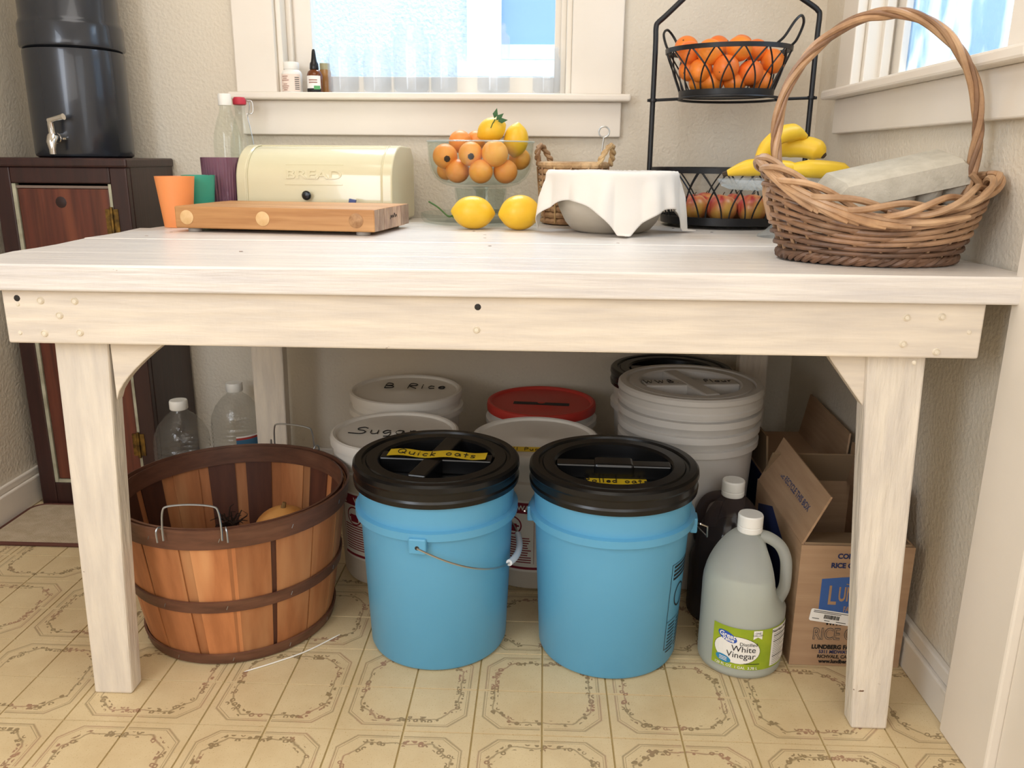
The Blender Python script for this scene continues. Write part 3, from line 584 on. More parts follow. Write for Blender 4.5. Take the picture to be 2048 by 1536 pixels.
def ball(name, r, m, label=None, cat=None, loc=(0, 0, 0), sx=1, sy=1, sz=1, parent=None, group=None, rot=(0, 0, 0), dim=0., nip=0., n=20, dark=None):
    pr = []
    for i in range(n+1):
        a = pi*i/n; rr = r*sin(a); z = -r*cos(a)
        if dim: z += (-1 if z > 0 else 1)*dim*r*math.exp(-(rr/r/.28)**2)
        if nip: z += (1 if z > 0 else -1)*nip*r*math.exp(-(rr/r/.25)**2)
        pr.append((max(rr, 0), z))
    o = MB().lathe(pr, 28, capa=False, capb=False, ex=sx, ey=sy).build(name, m, parent, loc=loc, rot=rot)
    from mathutils import Euler
    Rm = Euler(rot).to_matrix()
    for v in o.data.vertices: v.co = Rm @ Vector((v.co.x, v.co.y, v.co.z*sz))
    o.rotation_euler = (0, 0, 0)
    if label: tag(o, label, cat, group)
    return o
q = ball('squash', .062, M_squash, 'tan squash lying inside the bushel basket, the larger one at right', 'squash', (-.535, .272, .165), sz=.9)
MB().tube([(0, 0, .05), (.004, .002, .066)], [.006, .004], 8).build('stem_scar', mat('stem_scar', '7A5A30', .7), q)
ball('squash', .055, M_squash, 'tan squash low inside the bushel basket behind the wire handle', 'squash', (-.625, .185, .150), sz=.85)
for k, (x, y, r) in enumerate([(-.715, .22, .055), (-.60, .335, .06), (-.515, .16, .055), (-.70, .335, .045)]):
    ball('squash', r, M_squash, ['tan squash at the far left bottom of the bushel basket', 'large tan squash at the bottom back of the bushel basket', 'tan squash at the bottom right of the bushel basket', 'tan squash at the bottom back left of the bushel basket'][k], 'squash', (x, y, .012+r*.85), sz=.85)
dh = MB()
for k in range(26):
    a = random.uniform(0, 2*pi); l = random.uniform(.02, .05); p0 = Vector((random.uniform(-.008, .008), random.uniform(-.008, .008), random.uniform(0, .01)))
    p1 = p0+Vector((cos(a)*l*.6, sin(a)*l*.6, random.uniform(.0, .03))); p2 = p1+Vector((random.uniform(-.012, .012), random.uniform(-.012, .012), random.uniform(-.012, .008)))
    dh.tube([p0, p1, p2], [.0018, .0013, .0007], 5)
tag(dh.build('dried_vine', mat('dark_dry_vine', '2B1D16', .8), loc=(-.65, .285, .168)), 'tangle of dark dried vine inside the bushel basket', 'vine')
tag(MB().tube(catmull([(-.545, .03, .002), (-.50, .06, .002), (-.45, .10, .002), (-.40, .16, .002)], 6), [.0006]+[.0013]*17+[.0006], 6, flat=1.).build('white_straw', M_cap), 'thin white straw lying on the floor in front of the bushel basket', 'straw')

# ------------------------------------------------------------------ vinegar jugs
def jug(name, label, loc, rz, m, mcap, liquid=None, level=.19, group=None):
    j = thing(name, label, 'jug', loc, rz, group); R0 = .0765
    def prof(z):
        if z < .012: return R0*(.90+.10*math.sqrt(max(0, 1-(1-z/.012)**2)))
        if z < .160: return R0
        if z < .262:
            u = (z-.160)/.102; return .019+(R0-.019)*(math.cos(u*pi/2)**.62 if u < .995 else 0.0)*(1-.12*u)
        return .019
    def ring(z, sc=1., k=48):
        out = []
        for i in range(k):
            a = 2*pi*i/k; r = prof(z)*sc
            if z > .125: r -= max(0., cos(a))**5*min(1., (z-.125)/.040)*.046*(prof(z)/R0)
            out.append((r*cos(a), r*sin(a), z))
        return out
    zs = [0, .002, .006, .012, .04, .08, .12, .14, .155, .17, .185, .2, .212, .224, .234, .243, .25, .256, .262, .268]
    MB().loft([ring(z) for z in zs], True, True, False).build('bottle', m, j, angle=60)
    if liquid:
        zl = [z for z in zs if z < level]+[level]; MB().loft([ring(max(z, .004), .955) for z in zl]).build('liquid', liquid, j, angle=60)
    MB().tube(catmull([(.018, 0, .254), (.036, 0, .250), (.056, 0, .236), (.068, 0, .212), (.0715, 0, .18), (.0705, 0, .152), (.062, 0, .128)], 6), [.010]+[.0105]*35+[.011], 12, flat=1.25).build('handle', m, j)
    c = MB().lathe([(.0215, .262), (.0225, .264), (.0225, .272), (.0215, .2735), (.0225, .275), (.0225, .292), (.021, .295), (0, .295)], 40).build('cap', mcap, j, angle=25)
    return j
M_hdpe = thin_glass('milky_plastic', (.90, .93, .90), .12, .25, body=.6, bodycol=(.87, .885, .85)); M_liq = mat('vinegar_liquid', 'C6CCC0', .2, trans=.3)
M_smoke = thin_glass('clear_brown_plastic', (.55, .50, .50), .3, .1, body=.25, bodycol=(.25, .2, .2)); M_soy = mat('dark_vinegar', '14131C', .12)
j1 = jug('vinegar_jug', 'full milky gallon jug of white vinegar with green label and white cap', (.373, .128, 0), -.12, M_hdpe, M_cap, M_liq, .19, 'gallon vinegar jugs')
M_green = mat('green_label', 'A9B92E', .45, col2='8FA626', vs=18); M_gv = mat('label_blue', '2F57B5', .4); M_lb = mat('label_light_blue', '2F87B8', .4)
th = radians(-103.4)+.12; RJ = .0765
lb = cyl_patch(RJ, th+.384, .163, .022, .104, .0006, 24).build('label', M_green, j1)
zc = .063
cyl_shape(RJ, th, zc-.001, oval(-.006, -.002, .041, .027), .0011).build('oval_panel', M_paper, lb, smooth=False)
a = oval(-.006, -.002, .0418, .0276, 40); cyl_shape(RJ, th, zc-.001, a, .0009).build('oval_border', M_ink, lb, smooth=False)
cyl_shape(RJ, th, zc, [(-.024+.017*cos(k/16*pi)-.004*sin(k/16*pi), .021+.0105*sin(k/16*pi)-.003*cos(k/16*pi)) for k in range(32)], .0014).build('logo_oval', M_gv, lb, smooth=False)
text_on('Great', .0125, cyl_fn(RJ, th-.024/RJ, zc+.0235, .0018, -.14), M_paper, lb, bold=.0003); text_on('Value', .0095, cyl_fn(RJ, th-.022/RJ, zc+.0160, .0018, -.14), M_paper, lb, bold=.0003)
text_on('Distilled', .0095, cyl_fn(RJ, th+.014/RJ, zc+.011, .0018), M_ink, lb); text_on('White', .0168, cyl_fn(RJ, th+.006/RJ, zc+.0005, .0018), M_ink, lb); text_on('Vinegar', .0168, cyl_fn(RJ, th+.002/RJ, zc-.0125, .0018), M_ink, lb)
cyl_shape(RJ, th, zc, [(-.029+.014*cos(k/16*pi), -.0245+.0075*sin(k/16*pi)-.002*cos(k/16*pi)) for k in range(32)], .0014).build('blue_oval', M_lb, lb, smooth=False)
for k in range(3): cyl_shape(RJ, th, zc, [(-.036, -.0215-k*.003), (-.022, -.0225-k*.003), (-.022, -.0213-k*.003), (-.036, -.0203-k*.003)], .0018).build('small_print', M_paper, lb, smooth=False)
cyl_shape(RJ, th, zc, [(.021, .0395), (.037, .0395), (.037, .022), (.029, .0265), (.021, .022)], .0014).build('size_banner', M_paper, lb, smooth=False)
text_on('ONE', .0052, cyl_fn(RJ, th+.029/RJ, zc+.0345, .0018), M_ink, lb); text_on('GALLON', .0048, cyl_fn(RJ, th+.029/RJ, zc+.0300, .0018), M_ink, lb)
text_on('128 FL OZ  1 GAL  3.78 L', .0072, cyl_fn(RJ, th-.006/RJ, zc-.0365, .0018), M_paper, lb, bold=.0001)
cyl_shape(RJ, th, zc, [(.008, -.0285), (.036, -.0285), (.036, -.0272), (.008, -.0272)], .0016).build('small_print', M_ink, lb, smooth=False)
nf = cyl_patch(RJ, th+.084/RJ, .052, .026, .102, .0012, 10).build('nutrition_panel', M_paper, lb)
text_on('Nutrition Facts', .0075, cyl_fn(RJ, th+.081/RJ, .0965, .0018), M_ink, nf, bold=.00015)
nb_ = MB()
for k in range(17):
    z = .090-k*.0038; thick = .0016 if k in (1, 4, 12) else .0007
    a = cyl_shape(RJ, th+.084/RJ, z, [(-.022, -thick/2), (.022 if k % 3 == 1 else random.uniform(-.006, .016), -thick/2), (.022 if k % 3 == 1 else random.uniform(-.006, .016), thick/2), (-.022, thick/2)], .0017); nb_.add(a.v, a.f)
nb_.build('nutrition_print', M_ink, nf, smooth=False)
j2 = jug('vinegar_jug', 'gallon jug of dark vinegar with white cap behind the milky jug', (.378, .292, 0), 2.4, M_smoke, M_cap, M_soy, .185, 'gallon vinegar jugs')

# ------------------------------------------------------------------ cardboard boxes
M_card = mat('kraft_cardboard', 'AF8F70', .75, col2='A58466', vs=6, vstretch=(1, 1, 12), bump=(8, .15, (1, 1, 40))); M_cardi = mat('cardboard_inside', '8B7358', .85); M_pblue = mat('printed_blue', '3A5FA0', .6)
bxX0, bxX1, bxY0, bxY1, bxH = .462, .664, .105, .425, .246
cbx = thing('cardboard_box', 'open brown cardboard rice cake carton with blue print behind the right table leg', 'box', (0, 0, 0))
th_ = .004
fp = MB().box((bxX0, bxY0, .001), (bxX1, bxY0+th_, bxH)).build('front_panel', M_card, cbx, smooth=False); sp_ = MB().box((bxX0, bxY0+th_, .001), (bxX0+th_, bxY1, bxH)).build('side_panel', M_card, cbx, smooth=False)
MB().box((bxX1-th_, bxY0+th_, .001), (bxX1, bxY1, bxH)).build('side_panel', M_card, cbx, smooth=False); MB().box((bxX0+th_, bxY1-th_, .001), (bxX1-th_, bxY1, bxH)).build('back_panel', M_card, cbx, smooth=False); MB().box((bxX0+th_, bxY0+th_, .001), (bxX1-th_, bxY1-th_, .005)).build('bottom_panel', M_cardi, cbx, smooth=False)
def flap(pts, name='flap', m=M_card, thk=.004):
    P = [Vector(p) for p in pts]; n = (P[1]-P[0]).cross(P[3]-P[0]).normalized()*thk
    return MB().hexa([*map(tuple, P), *[tuple(p+n) for p in P]]).build(name, m, cbx, smooth=False)
lf = flap([(.463, .110, .2465), (.463, .420, .2465), (.506, .415, .345), (.506, .112, .338)])
flap([(.468, .108, .2465), (.658, .108, .2465), (.655, .205, .222), (.472, .205, .222)], m=M_cardi)
flap([(.655, .42, .2465), (.655, .13, .2465), (.652, .15, .335), (.652, .41, .340)], m=M_card)
flap([(.655, .421, .2465), (.47, .421, .2465), (.478, .385, .318), (.65, .385, .318)], m=M_cardi)
lg = lambda cx, cz, k=.62: (lambda x, y: (cx+x*k, bxY0-.0009, cz+y))
def f_front(x, y): return (x, bxY0-.0006, y)
def fr(cx, cz): return lambda x, y: (cx+x, bxY0-.0006, cz+y)
text_on('CONTAINS', .0135, lg(.528, .226, .95), M_ink2, fp, bold=.0006, align='LEFT'); text_on('RICE CAKES', .0135, lg(.518, .2075, .95), M_ink2, fp, bold=.0006, align='LEFT')
MB().prism([(.505, .105), (.632, .105), (.632, .180), (.62, .183), (.58, .187), (.54, .184), (.505, .180)], 'y', bxY0-.0004, bxY0).build('logo_panel', M_pblue, fp, smooth=False)
text_on('L', .054, lg(.518, .146), M_card, fp, bold=.0009, align='LEFT'); text_on('UNDBERG', .040, lg(.537, .149, .50), M_card, fp, bold=.0009, align='LEFT'); text_on('FAMILY FARMS', .0155, lg(.549, .1195, .62), M_card, fp, bold=.0003, align='LEFT')
MB().tube([(.55, bxY0-.0006, .171), (.565, bxY0-.0006, .169), (.578, bxY0-.0006, .175), (.585, bxY0-.0006, .183), (.575, bxY0-.0006, .180), (.59, bxY0-.0006, .174)], .0009, 5).build('logo_sprig', M_card, fp)
text_on('WHOLE GRAIN', .0135, lg(.520, .0915, .95), M_ink, fp, bold=.0008, align='LEFT')
text_on('RICE CAKES', .034, lg(.499, .067, .72), M_grey_ink, fp, bold=.0008, align='LEFT'); text_on('RICE CAKES', .034, lambda x, y: (.499+x*.72, bxY0-.0014, .067+y), M_card, fp, bold=-.0005, align='LEFT')
text_on('LUNDBERG FAMILY FARMS', .0118, lg(.500, .0405, .9), M_ink, fp, bold=.0006, align='LEFT'); text_on('5311 MIDWAY', .0095, lg(.514, .0305, .9), M_ink2, fp, bold=.0003, align='LEFT'); text_on('RICHVALE, CA', .0095, lg(.512, .0205, .9), M_ink, fp, bold=.0003, align='LEFT'); text_on('www.lundberg.com', .0105, lg(.516, .0105, .9), M_ink, fp, bold=.0005, align='LEFT')
st_ = MB().prism(rrect(-.038, -.0125, .038, .0125, .004), 'y', -.0012, -.0006).build('barcode_sticker', M_paper, fp, smooth=False, loc=(.528, bxY0-.0004, .1035), rot=(0, -radians(-8), 0))
bc = MB(); x = -.012
while x < .016: wd = random.choice((.0005, .0009, .0014)); bc.box((x, -.0016, -.0045), (x+wd, -.0013, .0035)); x += wd+random.choice((.0005, .0009))
bc.build('barcode', M_ink, st_, smooth=False)
for k, (z, x0, x1) in enumerate([(.0095, -.033, .033), (.0065, -.033, .018), (-.0065, -.033, -.02), (-.0085, -.01, .0), (-.0085, .012, .03)]): MB().box((x0, -.0016, z-.0006), (x1, -.0013, z+.0006)).build('small_print', M_grey_ink, st_, smooth=False)
v0, v1 = Vector((.506-.463, 0, .338-.2465)).normalized(), Vector((0, 1, 0))
def flapfn(x, y):
    p = Vector((.463, .262, .2465))+v0*(.052+y)-v1*(x); n = v0.cross(v1).normalized(); n = n if n.x < 0 else -n
    return tuple(p+n*.0006)
text_on('PLEASE RECYCLE THIS BOX', .0175, flapfn, mat('faded_blue_ink', '4A4E6A', .7), lf, bold=.0004)
MB().prism([(.15, .045), (.40, .03), (.40, .20), (.30, .236), (.21, .20)], 'x', bxX0-.0005, bxX0).build('side_print', M_ink2, sp_, smooth=False)
b9 = thing('cardboard_box', 'brown carton with a dark blue side behind the rice cake carton', 'box', (0, 0, 0))
MB().box((.488, .455, .001), (.66, .79, .235)).build('carton_body', M_card, b9, smooth=False, bevel=.002); MB().box((.4865, .47, .01), (.488, .78, .232)).build('dark_side', M_ink2, b9, smooth=False)
MB().hexa([(.655, .46, .2355), (.659, .46, .2355), (.659, .78, .2355), (.655, .78, .2355), (.668, .48, .335), (.672, .48, .335), (.672, .76, .345), (.668, .76, .345)]).build('flap', M_card, b9, smooth=False)
MB().hexa([(.49, .46, .2355), (.494, .46, .2355), (.494, .78, .2355), (.49, .78, .2355), (.488, .48, .325), (.492, .48, .325), (.492, .76, .325), (.488, .76, .325)]).build('flap', M_cardi, b9, smooth=False)

# clear water bottles by the cabinet
M_pet = thin_glass('clear_plastic', (.93, .93, .92), .5, .06, wavy=60, body=.07, bodycol=(.75, .75, .74))
def pet(label, loc, rz, lab=False):
    b = thing('water_bottle', label, 'bottle', loc, rz, 'clear ribbed water bottles')
    pr = [(0, .002), (.058, 0), (.068, .008)]
    for k in range(15): z = .014+k*.0122; pr += [(.070, z), (.0705, z+.004), (.0655, z+.008)]
    pr += [(.069, .2), (.066, .22), (.055, .245), (.036, .268), (.023, .278), (.019, .284), (.019, .296)]
    MB().lathe(pr, 40).build('bottle', M_pet, b, angle=80)
    MB().lathe([(.021, .286), (.0225, .288), (.0225, .306), (.021, .310), (0, .310)], 32).build('cap', M_cap, b)
    if lab:
        l = cyl_patch(.071, -1.0, .09, .115, .175, .0006).build('label', M_paper, b); cyl_patch(.071, -1.0, .09, .13, .165, .0012).build('label_band', mat('label_band', '3E6C8C', .4), l); cyl_patch(.071, -1.0, .09, .165, .171, .0012).build('label_band', mat('label_red', 'A83A34', .4), l)
    return b
pet('clear ribbed gallon water bottle in front, beside the dark cabinet', (-.938, .72, 0), 0); pet('clear water bottle with blue and red label, behind the other clear bottle', (-.858, .895, 0), .35, True)

# ------------------------------------------------------------------ cutting board
M_maple = wood_mat('beech_long_grain', 'C48F58', 'AE7844', 'D2A06A', (4, 60, 60), .5, rnd=.06); M_endg = wood_mat('end_grain', 'C2A68C', '97796A', None, (60, 60, 20), .6, rnd=.34); M_plug = wood_mat('pale_plug', 'E2BC88', 'D3A870', None, (30, 30, 30), .5)
cbd = thing('cutting_board', 'thick laminated wooden cutting board with three round plugs in its front edge', 'cutting board', (-.5525, .5525, T), radians(-7))
BW, BD, BH0, BH1 = .217, .122, .008, .053
NL = 8
for k in range(NL):
    y0 = -BD+2*BD*k/NL; y1 = -BD+2*BD*(k+1)/NL
    MB().box((-BW, y0+.0002, BH0), (BW, y1-.0002, BH1)).build('lamination', M_maple, cbd, smooth=False, bevel=.0012 if 0 < k < NL-1 else .003)
    MB().box((BW-.0002, y0+.001, BH0+.001), (BW+.0006, y1-.001, BH1-.001)).build('end_grain', M_endg, cbd, smooth=False)
for x in (-.190, -.022, .178):
    MB().lathe([(.0148, 0), (.0148, .0008), (.0135, .0012), (0, .0012)], 28).build('plug', M_plug if x < .1 else wood_mat('cracked_plug', 'B98C5E', '8F6238', None, (50, 50, 50), .5), cbd, loc=(x, -BD, (BH0+BH1)/2), rot=(pi/2, 0, 0))
for x in (-.185, .185):
    for y in (-.10, .10): MB().lathe([(.013, 0), (.0145, .001), (.0145, .0081)], 20).build('foot', mat('grey_rubber', '9C948C', .7), cbd, loc=(x, y, 0))
MB().tube(catmull([(BW+.0012, -.02+.006*k, .032+(.005 if k % 2 else -.003)*(1.4 if k in (0, 5) else .7)) for k in range(9)], 4), .0006, 5).build('script_mark', M_ink, cbd)
bag = thing('bread_bag', 'crumpled clear plastic bag end with blue clip behind the cutting board', 'bag', (-.455, .684, T))
bm_ = MB(); n = 14
rings = [[(-.055+.11*i/n, .006*sin(i*1.9+j)+.012*(j/4-.5), .0+.058*(j/4)*(.75+.25*sin(i*.9+1))) for i in range(n+1)] for j in range(5)]
bm_.loft(rings, False, False, False).build('film', thin_glass('plastic_film', (.97, .97, .97), .5, .15), bag)
MB().box((-.022, -.008, .048), (-.006, .002, .058)).build('clip', mat('blue_clip', '3E4E86', .4), bag, smooth=False, bevel=.001, rot=(0, .2, 0))

# ------------------------------------------------------------------ bread box
M_cream = mat('cream_enamel', 'DDD5B4', .17, coat=.4, spec=.6); M_creamd = mat('cream_enamel_end', 'DAD1AF', .25, coat=.3)
bx = thing('bread_box', 'cream enamelled roll top bread box embossed BREAD with a black knob', 'bread box', (-.55, .83, T), radians(-4))
HW, Y0, Y1, HT = .19, -.12, .12, .182
def bpro(s_=1., o=0.):
    p = [(Y1-.01, .004+o*0), (Y1, .02), (Y1, HT-.03), (Y1-.03, HT-.003), (-.01, HT)]
    for k in range(1, 11): a = k/10*pi/2; p.append((-.01-(.105)*sin(a), HT-.085+.085*cos(a)))
    p += [(-.117, .06), (-.118, .02), (-.112, .004)]
    return [(y*s_, .088+(z-.088)*s_) for y, z in p]
for sg_ in (-1, 1): MB().prism(bpro(1.), 'x', sg_*HW, sg_*(HW-.026)).build('end_panel', M_creamd, bx, bevel=.004, seg=3)
ins = bpro(.965); body_p = [p for p in ins]
MB().prism(body_p, 'x', -(HW-.026), HW-.026).build('roll_lid', M_cream, bx, angle=50)
MB().prism([(Y1-.002, HT-.002), (-.012, HT-.0005), (-.012, HT-.0055), (Y1-.002, HT-.02)], 'x', -(HW-.026), HW-.026).build('top_panel', M_creamd, bx, smooth=False, bevel=.001)
for sg_ in (-1, 1): MB().tube([(sg_*(HW-.0262), y, z) for y, z in bpro(.985)[4:17]], .0018, 6).build('edge_bead', M_creamd, bx)
def front_y(z):
    pr = bpro(.965)[4:]
    for (y0, z0), (y1, z1) in zip(pr, pr[1:]):
        if z1 <= z <= z0: return y0+(y1-y0)*(z-z0)/(z1-z0+1e-9)
    return pr[-1][0]
v, f = text_geo('BREAD', .036, bold=.0006, extrude=.0013); zc = .113; tx = MB()
tx.add([(p[0]*1.25, front_y(zc+p[1]*.8)-.0006-p[2], zc+p[1]*.8) for p in v], f); MB().box((-(HW-.027), -.0135, HT-.0125), (HW-.027, -.0125, HT-.0062)).build('lid_gap', mat('dark_gap', '2E2C26', .7), bx, smooth=False)
tx.build('embossed_letters', M_cream, bx, smooth=False)
MB().tube([(x, front_y(z)-.0002, z) for x, z in [(-.07, .09), (.07, .09), (.07, .136), (-.07, .136)]], .0006, 5, closed=True).build('embossed_frame', M_cream, bx)
MB().lathe([(.006, 0), (.006, .006), (.0105, .010), (.011, .015), (.008, .019), (0, .020)], 24).build('knob', M_black, bx, loc=(-.014, front_y(.066), .066), rot=(pi/2, 0, 0))
MB().box((-HW+.01, -.11, 0), (HW-.01, .11, .006)).build('base', M_creamd, bx, smooth=False)

# ------------------------------------------------------------------ cups and bottles on the left
def cup(name, label, loc, r0, r1, h, m, ribs=0, group=None):
    o = MB()
    k = 48; zs = [0, .004, h*.25, h*.5, h*.75, h-.001, h]
    R = lambda z: r0+(r1-r0)*z/h
    if ribs: rings = [[((R(z)+.0012*(cos(ribs*2*pi*j/144))*(z > .008)*(z < h*.93))*cos(2*pi*j/144), (R(z)+.0012*(cos(ribs*2*pi*j/144))*(z > .008)*(z < h*.93))*sin(2*pi*j/144), z) for j in range(144)] for z in zs]; n = 144
    else: rings = [[(R(z)*cos(2*pi*j/k), R(z)*sin(2*pi*j/k), z) for j in range(k)] for z in zs]; n = k
    inner = [[((R(z)-.0022)*cos(2*pi*j/n), (R(z)-.0022)*sin(2*pi*j/n), z) for j in range(n)] for z in (h, h*.5, .006)]
    o.loft(rings+inner); return tag(o.build(name, m, angle=50, loc=loc), label, 'cup', group)
cup('plastic_cup', 'orange plastic cup at the left edge of the table', (-.832, .585, T), .030, .042, .110, mat('orange_cup', 'F49A5C', .4, sss=.2))
cup('plastic_cup', 'teal plastic cup behind the orange cup', (-.818, .680, T), .028, .0375, .111, mat('teal_cup', '3FA48C', .4, sss=.2))
t = NT('purple_glass'); t.b.inputs['Base Color'].default_value = lin('94687E'); t.b.inputs['Roughness'].default_value = .15; t.b.inputs['Transmission Weight'].default_value = .45
cup('tumbler', 'ribbed purple tumbler between the cups and the bread box', (-.791, .752, T), .036, .0445, .151, t.m, ribs=36)
M_clear = thin_glass('bottle_glass', (.95, .97, .95), .35, .03); M_jar = thin_glass('jar_glass', (.985, .99, .995), .3, .03, body=.10, bodycol=(.95, .97, 1))
bt = thing('glass_bottle', 'clear glass bottle with a white screw cap left of the bread box', 'bottle', (-.800, .838, T))
MB().lathe([(0, .003), (.030, 0), (.034, .004), (.034, .185), (.032, .205), (.024, .235), (.016, .255), (.0135, .268), (.0135, .290)], 40).build('bottle', M_clear, bt)
MB().lathe([(.0155, .274), (.016, .276), (.016, .298), (.0145, .301), (0, .301)], 28).build('cap', M_cap, bt)
for k in range(8): cyl_patch(.034, -1.0, .022, .09+k*.005, .092+k*.005, .0005, 6, 1).build('printed_line', M_grey_ink, bt)
cyl_patch(.034, -2.3, .006, .08, .13, .0005, 3, 1).build('printed_line', M_ink2, bt)
st2 = thing('swing_top_bottle', 'swing top glass bottle with red rubber stopper behind the white capped bottle', 'bottle', (-.790, .912, T))
MB().lathe([(0, .003), (.027, 0), (.031, .004), (.031, .165), (.028, .195), (.018, .235), (.0125, .255), (.0125, .272), (.0145, .275), (.0145, .279)], 40).build('bottle', M_clear, st2)
MB().lathe([(.013, .279), (.0165, .281), (.017, .292), (.013, .298), (0, .299)], 24).build('stopper', mat('red_stopper', 'C8344A', .4), st2)
MB().tube(catmull([(.017, 0, .291), (.026, -.002, .285), (.024, -.004, .262), (.020, -.004, .25), (.028, -.01, .215), (.036, -.014, .165), (.034, -.01, .15)], 5), .0012, 6).build('bail_wire', M_steel, st2)
MB().tube(catmull([(.017, .002, .291), (.030, .006, .288), (.031, .004, .262), (.0155, .002, .258)], 5), .0012, 6).build('bail_wire', M_steel, st2)

# ------------------------------------------------------------------ trifle bowl with fruit, lemons
M_tri = thin_glass('pressed_glass', (.93, .955, .94), .25, .04)
tr = thing('trifle_bowl', 'footed clear glass trifle bowl piled with orange fruit and lemons', 'bowl', (-.168, .803, T))
MB().lathe([(0, .088), (.035, .086), (.07, .087), (.092, .093), (.110, .106), (.121, .124), (.126, .145), (.129, .190), (.131, .191), (.131, .193), (.1275, .193), (.123, .150), (.118, .128), (.107, .110), (.09, .098), (.065, .093), (0, .093)], 64).build('bowl', M_tri, tr, angle=35)
MB().tube([(.1292*cos(2*pi*k/72), .1292*sin(2*pi*k/72), .1925) for k in range(72)], .0016, 6, closed=True).build('rim', thin_glass('glass_rim', (.85, .88, .87), .6, .05, body=.35, bodycol=(.85, .9, .9)), tr)
MB().lathe([(.064, .084), (.062, .06), (.055, .03), (.052, .021), (.050, .021), (.053, .04), (.060, .075), (.061, .084)], 48, capa=False, capb=False).build('pedestal', M_tri, tr, angle=35)
MB().lathe([(.022, .087), (.012, .075), (.010, .04), (.02, .022)], 24, capa=False, capb=False).build('stem', M_tri, tr)
MB().lathe([(0, .002), (.125, 0), (.140, .003), (.147, .012), (.148, .024), (.145, .025), (.141, .016), (.132, .008), (0, .007)], 64).build('base_dish', M_tri, tr, angle=35)
M_apr_f = mat('loquat_skin', 'F29438', .42, col2='F4A850', vs=22, sss=.08, rnd=.07); M_lemon = mat('lemon_skin', 'F1C53A', .38, col2='E8B62A', vs=14, bump=(160, .25, (1, 1, 1), .0015), sss=.05); M_blossom = mat('dark_blossom_end', '2B1C16', .8)
names = ['with dark blossom end against the left of the glass', 'on top at the back left', 'with dark blossom end at the upper middle', None, None, 'above the middle of the front row', 'at the left of the bottom front row', 'in the middle of the bottom front row', 'at the right of the bottom front row', 'at the far right against the glass', 'at the far left against the glass, half hidden', 'at the very back of the pile']
FR = [(-.252, .765, .916, .030), (-.222, .83, .951, .0282), (-.188, .735, .922, .0288), (-.141, .775, .977, .031), (-.085, .795, .960, .0337), (-.130, .725, .923, .0315), (-.222, .760, .882, .0290), (-.163, .722, .882, .0285), (-.106, .745, .882, .0290), (-.075, .83, .911, .027), (-.255, .82, .883, .0246), (-.185, .86, .955, .0243)]
for k, (x, y, z, r) in enumerate(FR):
    y += .016
    if names[k]:
        o = ball('loquat', r, M_apr_f, 'orange loquat in the trifle bowl, '+names[k], 'fruit', (x, y, z), sz=.97, group='loquats in the trifle bowl', rot=(random.uniform(-.4, .4), random.uniform(-.4, .4), 0))
        if k in (0, 2): MB().lathe([(0, .0012), (.0045, .0012), (.0065, .0004), (.008, 0)], 7).build('blossom_end', M_blossom, o, loc=(.008*(1 if k == 0 else .4), -r*.985, -.006), rot=(pi/2, 0, 0))
def lemon(label, loc, r, l, rot, group=None, stem=None):
    o = ball('lemon', r, M_lemon, label, 'lemon', loc, sz=l/r, nip=.10, rot=rot, group=group)
    return o
l1 = lemon('yellow lemon with a green leaf on top of the fruit pile', (-.141, .79, .977), .029, .034, (0, 1.15, .1), 'lemons')
for lx, lz, la in ((.012, .022, .7), (.016, .020, .1), (.008, .026, 1.3)):
    MB().add([(0, 0, 0), (.009, -.002, .0065), (.024, 0, 0), (.009, -.002, -.0065), (.010, -.004, 0)], [(0, 1, 4), (1, 2, 4), (2, 3, 4), (3, 0, 4), (0, 3, 2, 1)]).build('leaf', mat('dark_leaf', '2F5A2C', .5), l1, loc=(lx, -.024, lz), rot=(0, -la, 0))
MB().tube([(.010, -.022, .024), (.004, -.026, .014), (.000, -.029, .004)], .0012, 6).build('stalk', mat('green_stalk', '3C5A24', .6), l1)
lemon('upright yellow lemon at the right of the fruit pile', (-.083, .806, .955), .030, .038, (.1, .12, 0), 'lemons')
l3 = lemon('yellow lemon with a long green stem lying on the table', (-.171, .612, T+.0365), .0365, .0455, (0, pi/2+.06, .12), 'lemons')
MB().tube(catmull([(-.042, -.004, -.006), (-.050, -.008, -.008), (-.058, -.010, -.006), (-.078, -.012, .012), (-.098, -.014, .024)], 5), [.002]*5+[.0026]*5+[.0019]*11, 7).build('stem', mat('green_stalk', '3C5A24', .6), l3)
MB().lathe([(.007, 0), (.0055, .003), (0, .004)], 12).build('calyx', mat('dark_leaf', '2F5A2C', .5), l3, loc=(-.043, -.004, -.006), rot=(0, -pi/2, 0))
lemon('plain yellow lemon on the table beside the cloth covered bowl', (-.0665, .606, T+.038), .0385, .0445, (0.25, pi/2-.1, .5), 'lemons')

